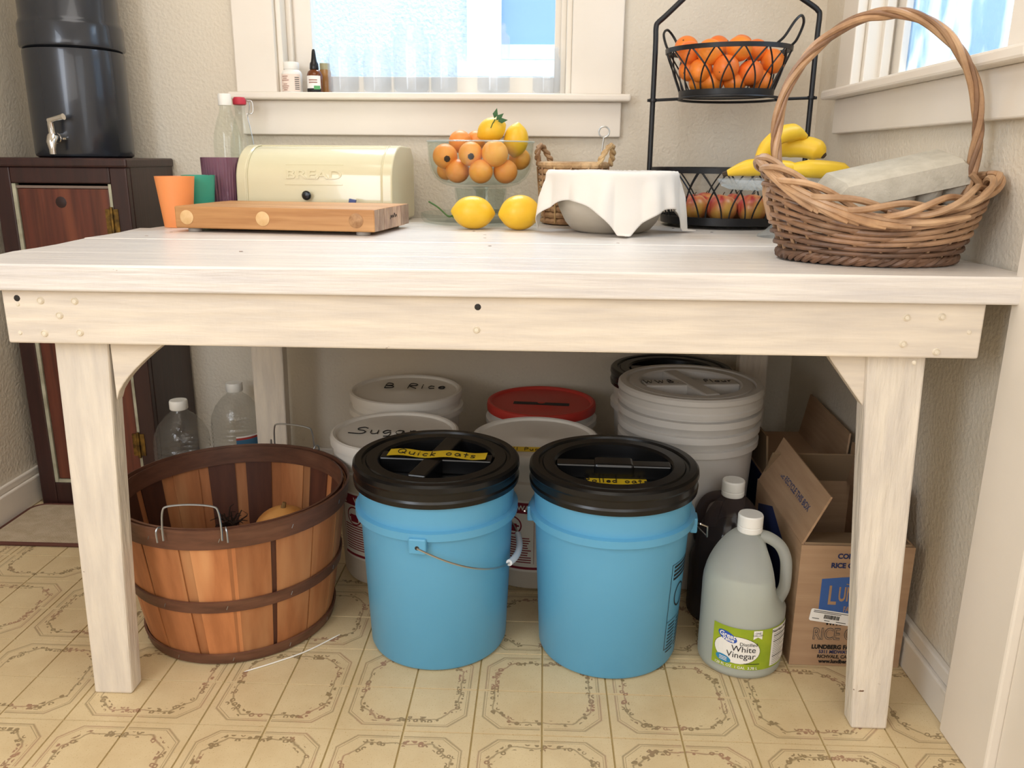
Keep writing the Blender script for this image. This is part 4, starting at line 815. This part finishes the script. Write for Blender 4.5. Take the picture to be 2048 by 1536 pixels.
# ------------------------------------------------------------------ seagrass basket
M_sea = mat('seagrass', 'C9A67C', .75, col2='8A653F', vs=20, vstretch=(1, 1, 1), rnd=.15, bump=(120, .9, (1, 1, 1), .004))
sb = thing('seagrass_basket', 'small woven seagrass basket with two loop handles behind the covered bowl', 'basket', (.056, .80, T), -.5)
for k in range(10):
    z = .009+.0145*k; R = .066+.009*k/9; nseg = 84
    pth = [((R+.0022*cos(21*2*pi*j/nseg+k*pi))*cos(2*pi*j/nseg)*1.06, (R+.0022*cos(21*2*pi*j/nseg+k*pi))*sin(2*pi*j/nseg)*.92, z+.0008*sin(42*2*pi*j/nseg)) for j in range(nseg)]
    MB().tube(pth, .0078 if k < 9 else .0088, 8, closed=True).build('coil', M_sea, sb)
for k in range(26):
    a = 2*pi*k/26; pts = [((.066+.009*j/9+.0085)*cos(a)*1.06, (.066+.009*j/9+.0085)*sin(a)*.92, .005+.0145*j) for j in range(10)]
    if k % 2: MB().tube(pts, .0022, 5).build('binding', M_sea, sb)
for a0, lean in ((pi-.1, -1), (.1, 1)):
    cx, cy = .079*cos(a0), .070*sin(a0); pts = [(cx+0*lean, cy-.034, .140), (cx+.010*lean, cy-.026, .165), (cx+.016*lean, cy, .186), (cx+.010*lean, cy+.026, .165), (cx, cy+.034, .140)]
    for ph in (0, pi):
        pp = catmull(pts, 8); MB().tube([(p.x+.0035*cos(ph+i*.7), p.y+.0035*sin(ph+i*.7), p.z+.002*sin(ph+i*.7)) for i, p in enumerate(pp)], .0048, 7).build('loop_handle', M_sea, sb)
MB().lathe([(.066, .003), (.066, .008)], 32, ey=.92).build('basket_floor', M_sea, sb)
rg = thing('ring_utensil', 'metal utensil with a ring handle standing in the seagrass basket', 'utensil', (.106, .80, T+.012))
MB().tube([(.022+.0125*cos(2*pi*k/28), 0, .205+.0125*sin(2*pi*k/28)) for k in range(28)], .0018, 8, closed=True).build('ring', M_steel, rg)
MB().tube([(0, 0, 0), (.012, 0, .10), (.022, 0, .193)], .002, 8).build('shaft', M_steel, rg)

# ------------------------------------------------------------------ metal bowl and cloth
M_bowl = mat('dull_aluminium', 'D2C9BA', .42, .3, col2='B5AB9B', vs=5, vstretch=(1, 1, 2.5), bump=(40, .15)); M_cloth = mat('white_cotton', 'E9E2D9', .9, bump=(900, .25, (1, 1, 1), .001))
BC = (.135, .592)
bw = thing('mixing_bowl', 'dull grey metal mixing bowl under a white cloth', 'bowl', (BC[0], BC[1], T))
pr = [(0, .001), (.07, 0), (.086, .006), (.100, .022), (.114, .05), (.124, .08), (.131, .11), (.134, .126), (.137, .127), (.136, .123), (.129, .11), (.121, .08), (.110, .05), (.095, .022), (.08, .010), (0, .006)]
MB().lathe(pr, 72).build('bowl', M_bowl, bw, angle=35)
n = 96; side = .398; RR = .1385; zt = T+.1295; off = Vector((.013, -.014)); vs = []; fs = []
for i in range(n+1):
    for j in range(n+1):
        a, b = (i/n-.5)*side, (j/n-.5)*side; ang = pi/4+.06
        p = Vector((a*cos(ang)-b*sin(ang), a*sin(ang)+b*cos(ang)))+off; rho = p.length; tt = math.atan2(p.y, p.x)
        if rho <= RR: x, y, z = p.x, p.y, zt-.006*(1-(rho/RR)**2)+.0012*sin(p.x*40+p.y*22)*(rho/RR)
        else:
            l = rho-RR; fold_ = (sin(6*tt+.6)+.5*sin(11*tt+1.5)+.3*sin(17*tt))
            h_ = RR+.0045*min(1, l/.008)+.010*max(-.35, fold_)*min(1, l/.06)*min(1., l/.03)+.10*l*(.5+.5*min(1, l/.1))
            z = zt-max(0., l-.002)*.955
            if z < T+.003: h_ += (T+.003-z)*.95; z = T+.003+.004*abs(sin(9*tt))*min(1, (h_-RR)/.05)
            x, y = h_*cos(tt), h_*sin(tt)
        vs.append((BC[0]+x, BC[1]+y, z))
for i in range(n):
    for j in range(n): k = i*(n+1)+j; fs.append((k, k+1, k+n+2, k+n+1))
o = MB().add(vs, fs).build('tea_towel', M_cloth, angle=180); tag(o, 'white cloth draped over the metal mixing bowl', 'cloth')
md = o.modifiers.new('thick', 'SOLIDIFY'); md.thickness = .0011; md.offset = 1

# ------------------------------------------------------------------ two tier fruit stand
fsn = thing('fruit_stand', 'black iron two tier fruit stand with wire baskets', 'fruit stand', (.427, .812, T))
def wire_basket(par, z0, z1, r0, r1, N, wr, pname, rot=(0, 0, 0), loc=(0, 0, 0), flatrim=.010):
    e = MB().lathe([(r1-.003, z1-flatrim), (r1+.001, z1-flatrim), (r1+.002, z1), (r1-.002, z1), (r1-.003, z1-flatrim)], 72, capa=False, capb=False).build(pname, M_iron, par, angle=30)
    e.location = loc; e.rotation_euler = rot
    MB().lathe([(r0-.004, z0), (r0+.001, z0), (r0+.002, z0+flatrim*1.5), (r0-.002, z0+flatrim*1.5), (r0-.004, z0)], 72, capa=False, capb=False).build('base_ring', M_iron, e, angle=30)
    MB().lathe([(r0-.003, z0+.002), (r0-.003, z0+.0035)], 48).build('base_plate', M_iron, e)
    w0 = None
    for s_ in (-1, 1):
        pts = []
        for k in range(13):
            u = k/12; a = s_*(2*pi/N)*.85*sin(u*pi/2); r = r1-.001+(r0-r1)*u; pts.append((r*cos(a), r*sin(a), z1-flatrim*.5+(z0+flatrim-z1+flatrim*.5)*u))
        w0 = MB().tube(pts, wr, 6).build('wire', M_iron, e)
        for k in range(1, N):
            c = w0.copy(); COL.objects.link(c); c.parent = e; c.rotation_euler = (0, 0, 2*pi*k/N)
    return e
wire_basket(fsn, .008, .137, .150, .182, 18, .0019, 'lower_basket', flatrim=.012)
for a in (.6, 2.5, 3.8, 5.6): MB().lathe([(0, 0), (.006, .001), (.007, .008), (0, .009)], 12).build('foot', M_iron, fsn, loc=(.143*cos(a), .143*sin(a), 0))
PX = .1855
frame = [(-PX, 0, .02), (-PX, 0, .20), (-PX, 0, .40), (-PX-.001, 0, .450), (-PX+.004, 0, .462), (-PX+.02, 0, .476), (-.09, 0, .545), (-.03, 0, .585), (0, 0, .592), (.03, 0, .585), (.09, 0, .545), (PX-.02, 0, .500), (PX-.004, 0, .488), (PX+.001, 0, .476), (PX, 0, .42), (PX, 0, .20), (PX, 0, .02)]
MB().tube(catmull(frame, 4), .0062, 10, flat=1.).build('upright_frame', M_iron, fsn)
MB().tube([(.118*cos(2*pi*k/48)-.008, .118*sin(2*pi*k/48), .294) for k in range(48)], .0032, 8, closed=True).build('support_ring', M_iron, fsn)
for s_ in (-1, 1):
    MB().tube([(s_*.108-.008, 0, .294), (s_*(PX+.006), 0, .294+.004*s_), (s_*(PX+.013), 0, .294+.004*s_)], .0035, 8).build('support_arm', M_iron, fsn); 
    MB().lathe([(.0085, -.004), (.0095, 0), (.0085, .004)], 16).build('collar', M_iron, fsn, loc=(s_*PX, 0, .294+.004*s_))
ub = thing('wire_fruit_basket', 'round black wire basket of oranges with two loop handles on the fruit stand', 'basket', (.412, .812, T+.2975), -.70)
e = wire_basket(ub, .0, .108, .108, .143, 15, .0019, 'rim', flatrim=.010); e.rotation_euler = (radians(1.2), 0, 0)
for s_ in (-1, 1):
    p = [(s_*.135, -.034, .106), (s_*.150, -.031, .120), (s_*.166, -.022, .150), (s_*.170, 0, .163), (s_*.166, .022, .150), (s_*.150, .031, .120), (s_*.135, .034, .106)]
    MB().tube(catmull(p, 6), .003, 8).build('loop_handle', M_iron, ub)
M_orange = mat('orange_peel', 'F57A26', .36, col2='F38A33', vs=9, rnd=.05, bump=(220, .25, (1, 1, 1), .001), sss=.05); M_org2 = mat('orange_scar', '4A3A1E', .7)
onames = ['tallest at the back left', 'at the left rim', 'left of centre just under the rim', 'right of centre just under the rim', 'behind the right of centre near the rim', 'at the far right', 'at the far left of the middle row', 'second from left in the middle row', 'in the centre of the middle row', 'largest, right of centre in the middle row', 'at the far left of the bottom row', 'second from left in the bottom row', 'in the centre of the bottom row', 'at the right of the bottom row', 'at the back in the middle of the pile', 'at the back right of the pile']
ORs = [(.318, .840, 1.168, .0284), (.318, .785, 1.150, .0276), (.357, .748, 1.148, .0294), (.421, .745, 1.155, .029), (.472, .800, 1.158, .0266), (.510, .790, 1.134, .0285), (.322, .800, 1.114, .0257), (.340, .758, 1.110, .0273), (.392, .730, 1.113, .0290), (.450, .745, 1.104, .0295), (.345, .800, 1.087, .0235), (.370, .765, 1.087, .0265), (.419, .752, 1.084, .0255), (.482, .775, 1.088, .0275), (.395, .855, 1.172, .027), (.452, .865, 1.176, .027)]
for k, (x, y, z, r) in enumerate(ORs):
    o = ball('orange', r, M_orange, 'orange in the wire basket, '+onames[k], 'orange', (x, y, z), sz=.94, group='oranges in the wire basket', dim=.05, rot=(random.uniform(-.7, .7), random.uniform(-.7, .7), random.uniform(0, 6)))
    dv_ = Vector((random.uniform(-1, 1), random.uniform(-1, 1), random.uniform(-.6, 1))).normalized()
    sc_ = MB().lathe([(0, .0010), (.0014, .0008), (.002, 0)], 8).build('stem_scar', M_org2, o, loc=dv_*r*.955); sc_.rotation_euler = dv_.to_track_quat('Z', 'Y').to_euler()
t = NT('apple_skin'); v = t.coord((30, 30, 4)); n1 = t.ramp(t.noise(1.6, 4, v), .38, .62)
c = t.mix(n1, lin('B23A3A'), lin('D9925A')); c = t.mix(t.ramp(t.noise(9, 2, t.coord()), .55, .72), c, lin('C9A94C')); t.l(c, t.b.inputs['Base Color']); t.b.inputs['Roughness'].default_value = .3; M_apple = t.m
for k, (x, y, z, r) in enumerate([(.342, .745, .0, .0345), (.402, .714, 0, .0352), (.472, .714, 0, .0352), (.524, .757, 0, .0345), (.38, .805, 0, .035), (.455, .805, 0, .035)]):
    o = ball('apple', r, M_apple, 'red and yellow apple in the lower basket, '+['leftmost, half behind the cloth', 'second from left in the front', 'third from left in the front', 'at the right behind the wicker basket', 'at the back left', 'at the back right'][k], 'apple', (x, y, T+.013+r*.93), sz=.95, dim=.22, group='apples in the lower basket', rot=(random.uniform(-.3, .3), random.uniform(-.3, .3), k))
    MB().tube([(0, 0, r*.7), (.002, .001, r*.95), (.005, .002, r*1.05)], .0011, 6).build('stalk', mat('apple_stalk', '4A3420', .7), o)

# ------------------------------------------------------------------ cake stand with bananas
M_cake = thin_glass('cut_glass', (.93, .95, .96), .5, .06, wavy=90, body=.22, bodycol=(.8, .84, .86))
ck = thing('cake_stand', 'clear pressed glass cake stand holding bananas beside the wicker basket', 'cake stand', (.482, .502, T))
MB().lathe([(0, .096), (.06, .095), (.105, .097), (.128, .106), (.134, .114), (.1345, .117), (.131, .117), (.124, .111), (.10, .103), (0, .101)], 64).build('plate', M_cake, ck, angle=35)
for k in range(60):
    if k % 1 == 0:
        a = 2*pi*k/60; MB().tube([(.108*cos(a), .108*sin(a), .0975), (.126*cos(a), .126*sin(a), .1045)], .0022, 5).build('flute', M_cake, ck)
MB().lathe([(.022, .096), (.012, .08), (.010, .05), (.014, .03), (.030, .014), (.044, .006), (.046, .001), (.043, 0)], 40).build('foot', M_cake, ck, angle=35)
M_ban = mat('banana_peel', 'F2CB3A', .45, col2='E5B92C', vs=10, bump=(30, .1)); M_bant = mat('banana_tip', '3A2A18', .7)
def banana(label, pts, r, zoff=0, loc=(0, 0, 0), rz=0):
    o = thing('banana', label, 'banana', loc, rz, 'bananas on the cake stand'); P = catmull(pts, 8); n = len(P)
    rr = [r*min(1., (.30+2.6*min(i, n-1-i)/(n-1))**.8) for i in range(n)]
    MB().tube(P, rr, 6, flat=.95).build('peel', M_ban, o, angle=75); MB().tube([P[0], P[0]+(P[0]-P[1]).normalized()*.010], [r*.36, r*.28], 6).build('stem_tip', M_bant, o); MB().tube([P[-1], P[-1]+(P[-1]-P[-2]).normalized()*.004], [r*.34, r*.22], 6).build('blossom_tip', M_bant, o)
    return o
zb = .1175
banana('banana lying lowest at the left of the cake stand', [(-.125, -.035, zb+.012), (-.09, -.045, zb+.022), (-.05, -.045, zb+.024), (0, -.035, zb+.020), (.03, -.02, zb+.018)], .0165, loc=(.482, .502, T))
banana('banana slanting up behind the wicker basket handle', [(-.072, -.045, zb+.032), (-.05, -.03, zb+.062), (-.022, -.012, zb+.085), (.012, .005, zb+.092), (.04, .02, zb+.085)], .018, loc=(.482, .502, T))
banana('banana lying on top with a marked brown end at right', [(-.03, .045, zb+.050), (.01, .035, zb+.064), (.045, .022, zb+.064), (.065, .010, zb+.056), (.075, .004, zb+.048)], .0215, loc=(.482, .502, T))
banana('banana lying lowest at the right of the cake stand', [(-.02, -.03, zb+.020), (.03, -.045, zb+.022), (.075, -.04, zb+.020), (.108, -.028, zb+.016), (.122, -.018, zb+.014)], .0175, loc=(.482, .502, T))

# ------------------------------------------------------------------ wicker basket with egg carton
M_wick = wood_mat('peeled_willow', 'A37C5C', '6E4E39', 'BC9673', (14, 14, 14), .42, rnd=.14, bumpk=.3); M_wick2 = wood_mat('pale_willow', 'C39B74', '8F6A4C', 'D3B08C', (14, 14, 14), .4, rnd=.10, bumpk=.3); M_wickd = wood_mat('dark_willow', '7F5D46', '573F30', None, (14, 14, 14), .5, rnd=.12)
wb = thing('wicker_basket', 'oval brown wicker basket with a tall twisted handle holding an egg carton', 'basket', (.508, .098, T+.002), radians(-9))
def Hrim(a):
    c = cos(a); return .074+(.062 if c < 0 else .040)*abs(c)**2.0
def wpt(a, u, o=0.):   # u = height fraction
    A = .128+.039*u**.8; B = .098+.030*u**.8
    return Vector(((A+o)*cos(a), (B+o)*sin(a), .006+u*Hrim(a)))
NSK = 24; NR = 9; NSG = NSK*6
for k in range(NR):   # each row: overlapping rods that dive behind one stake and ride over the next two
    u0 = (k+.35)/NR; rnd_ = .9*k+.2*random.random()
    MB().tube([tuple(wpt(2*pi*j/NSG, u0, -.006)) for j in range(NSG)], .0032, 5, closed=True).build('weaver_core', M_wickd, wb)
    for i_ in range(NSK//2):
        a0 = 2*pi*(2*i_+rnd_)/NSK; ln_ = 2*pi/NSK*random.uniform(2.9, 3.4); pts = []; tl_ = random.uniform(.25, .55)/NR
        for j in range(11):
            q = j/10; pts.append(tuple(wpt(a0+ln_*q, min(1., max(0., u0+tl_*(q-.5))), -.006+.0125*max(0., sin(pi*q))**.55)))
        MB().tube(pts, [.0030]+[random.uniform(.0035, .0042)]*9+[.0030], 7, flat=.75).build('weaver', M_wick if k > 2 else M_wickd, wb)
for k in range(NSK):
    a = 2*pi*k/NSK; MB().tube([tuple(wpt(a, u, .0005)) for u in (0, .3, .6, .9, 1.05)], .0030, 6).build('stake', M_wick2, wb)
for s_ in range(3):   # twisted foot border
    MB().tube([tuple(wpt(2*pi*j/220, .0, .003+.005*cos(16*2*pi*j/220+s_*2*pi/3))+Vector((0, 0, .002+.005*sin(16*2*pi*j/220+s_*2*pi/3)))) for j in range(220)], .0046, 6, closed=True).build('foot_border', M_wickd, wb)
for s_ in range(3):   # rim plait
    MB().tube([tuple(wpt(2*pi*j/260, 1.06, .002+.0105*cos(6*2*pi*j/260+s_*2*pi/3))+Vector((0, 0, .0095*sin(6*2*pi*j/260+s_*2*pi/3)))) for j in range(260)], .0050, 7, closed=True).build('rim_plait', M_wick2, wb)
for k in range(11):   # diagonal strands sweeping from the left end along the front rim
    a0 = pi-.35+.135*k; a1 = a0+1.05+.25*random.random(); zz0 = .020-.0035*k*random.uniform(.6, 1.1); pts = []
    for j in range(12):
        q = j/11; a = a0+(a1-a0)*q; p = wpt(a, 1.0, .010+.003*sin(3*q+k)); p.z += zz0*(1-q)+(-.020)*q+.004*sin(pi*q); pts.append(tuple(p))
    MB().tube(pts, [.0038]+[.0046]*10+[.0026], 7).build('rim_strand', M_wick2, wb)
for k in range(7):   # strands wrapping the right end
    a0 = -.75+.2*k; pts = []
    for j in range(10):
        q = j/9; a = a0+.75*q; p = wpt(a, 1.02, .009); p.z += .012*sin(pi*q)+.006*(k % 2)-.008*q; pts.append(tuple(p))
    MB().tube(pts, [.004]+[.005]*8+[.003], 7).build('rim_strand', M_wick2, wb)
arch = catmull([(-.140, 0, .085), (-.146, 0, .135), (-.154, 0, .19), (-.146, 0, .255), (-.112, 0, .315), (-.060, 0, .356), (-.010, 0, .368), (.040, 0, .360), (.090, 0, .325), (.126, 0, .270), (.141, 0, .205), (.142, 0, .15), (.136, 0, .09)], 10)
for s_ in range(4):
    pts = []
    for i, p in enumerate(arch):
        Tn = (arch[min(i+1, len(arch)-1)]-arch[max(i-1, 0)]).normalized(); Nn = Vector((0, 1, 0)); Bn = Tn.cross(Nn); ph = i*.19+s_*pi/2+.25*sin(i*.31)
        k_ = .0050; pts.append(tuple(p+Nn*(k_*cos(ph))+Bn*(k_*sin(ph))))
    MB().tube(pts, (.0048, .0040, .0046, .0032)[s_], 8).build('handle_strand', M_wick2 if s_ % 2 == 0 else M_wick, wb)
for sx in (-1, 1):
    for k in range(3): MB().tube(catmull([(sx*.138, -.012+.012*k, .135), (sx*(.152+.004*k), -.010+.01*k, .12), (sx*.160, .012*k-.01, .095), (sx*.150, .012*k-.012, .06)], 5), .0052, 7).build('handle_wrap', M_wick2, wb)
MB().lathe([(.126, .004), (.126, .007)], 40, ey=.77).build('basket_floor', M_wickd, wb)
M_pulp = mat('grey_pulp', 'C8C1B2', .9, col2='BAB3A4', vs=40, bump=(200, .5, (1, 1, 1), .002))
ec = thing('egg_carton', 'grey moulded pulp egg carton lying in the wicker basket', 'egg carton', (.556, .116, T+.079), radians(14))
ec.rotation_euler = (radians(13), radians(-12), radians(7))
lidp = [(-.052, .038), (-.050, .044), (-.040, .070), (-.034, .074), (.034, .074), (.040, .070), (.050, .044), (.052, .038)]
rings = [[(x, y*s_, .038+(z-.038)*q) for y, z in lidp] for x, s_, q in ((-.124, .86, .05), (-.121, .93, .45), (-.100, 1, 1), (.085, 1, 1), (.100, .97, .6), (.104, .94, .05))]
MB().loft(rings).build('carton_lid', M_pulp, ec, angle=35)
for i in range(5):
    for j in (-1, 1): MB().lathe([(.014, .002), (.019, .012), (.023, .028), (.0245, .0365), (.0245, .0375), (0, .0375)], 18).build('cell', M_pulp, ec, loc=(-.098+.0445*i, j*.0245, 0))

# ------------------------------------------------------------------ window sill items
def mason(label, x, y, r, h, sh=0.):
    j = thing('mason_jar', label, 'jar', (x, y, 1.073), 0, 'clear jars on the window sill')
    n_ = r*.86 if not sh else r*.74
    pr = [(0, .003), (r*.86, 0), (r*.98, .005), (r, .012), (r, h-.035-sh), (r*.97, h-.028-sh*.6), (n_+.001, h-.020), (n_, h-.017), (n_+.0016, h-.013), (n_, h-.010), (n_+.0016, h-.006), (n_, h-.003), (n_, h), (n_-.003, h), (n_-.003, h-.018), (r*.93, h-.032-sh*.6), (r*.96, h-.04-sh), (r*.95, .014), (r*.85, .008), (0, .008)]
    MB().lathe(pr, 40).build('glass', M_jar, j, angle=35)
    MB().tube([tuple(cyl_fn(r, -pi/2, h*.42, .0003)(r*.5*cos(2*pi*k/24), r*.38*sin(2*pi*k/24))) for k in range(24)], .0006, 5, closed=True).build('embossed_mark', M_jar, j)
    return j
mason('squat clear mason jar beside the brown dropper bottle', -.548, 1.03, .0405, .122); mason('squat clear mason jar left of the big shouldered jar', -.458, 1.03, .037, .122)
mason('biggest clear mason jar with rounded shoulders on the sill', -.367, 1.025, .047, .173, .022); mason('medium clear jar right of the big shouldered jar', -.281, 1.03, .035, .132, .01)
mason('tall straight clear jar in front of the window mullion outside', -.151, 1.025, .0435, .173, .004); mason('small clear jar at the right end of the sill', -.012, 1.03, .0365, .118)
pbt = thing('pill_bottle', 'white pill bottle with printed label at the left end of the sill', 'bottle', (-.683, 1.02, 1.073))
MB().lathe([(0, .001), (.024, 0), (.0265, .003), (.0265, .048), (.024, .055), (.018, .060), (.018, .064)], 36).build('bottle', M_cap, pbt); MB().lathe([(.0195, .060), (.020, .061), (.020, .076), (.0185, .078), (0, .078)], 36).build('cap', M_cap, pbt)
lb2 = cyl_patch(.0265, -pi/2, .06, .004, .047, .0004).build('label', mat('pinkish_label', 'F0DDD0', .5), pbt)
for k in range(8):
    if k != 4: cyl_patch(.0265, -pi/2-.45, .012+.010*((k*7) % 3)/2, .007+k*.0048, .0085+k*.0048, .001, 6, 1).build('small_print', mat('brown_print', '9C6A5C', .6), lb2)
for k in range(7): cyl_patch(.0265, -pi/2+.75, .012, .009+k*.0048, .011+k*.0048, .001, 4, 1).build('small_print', M_grey_ink, lb2)
M_amber = mat('amber_glass', '8A4A1C', .1, trans=.5)
dbt = thing('dropper_bottle', 'brown glass dropper bottle with black bulb and white label', 'bottle', (-.623, 1.022, 1.073))
MB().lathe([(0, .001), (.018, 0), (.0205, .003), (.0205, .045), (.017, .055), (.010, .060), (.010, .064)], 32).build('bottle', M_amber, dbt); MB().lathe([(.0115, .060), (.012, .062), (.011, .075), (.008, .080), (.0065, .088), (.0045, .105), (.003, .110), (0, .111)], 24).build('dropper', M_black, dbt)
lb3 = cyl_patch(.0205, -pi/2, .042, .004, .044, .0004).build('label', M_paper, dbt)
cyl_patch(.0205, -pi/2, .042, .004, .0125, .0008, 10, 1).build('dark_band', M_ink, lb3); cyl_patch(.0205, -pi/2+.5, .016, .010, .019, .0012, 6, 1).build('green_mark', mat('label_green', '5FA86A', .5), lb3)
for k in range(2): cyl_patch(.0205, -pi/2, .022, .026+k*.006, .0285+k*.006, .001, 6, 1).build('small_print', mat('brown_print', '9C6A5C', .6), lb3)
vv = thing('amber_vial', 'small amber vial with a pale cap half hidden behind the dropper bottle', 'vial', (-.606, 1.066, 1.073))
MB().lathe([(0, .001), (.015, 0), (.016, .003), (.016, .06), (.012, .066), (.012, .07)], 24).build('bottle', mat('amber_glass_pale', 'C08A50', .15, trans=.4), vv); MB().lathe([(.0135, .064), (.0135, .080), (0, .081)], 24).build('cap', mat('olive_cap', 'B5AE8C', .5), vv)
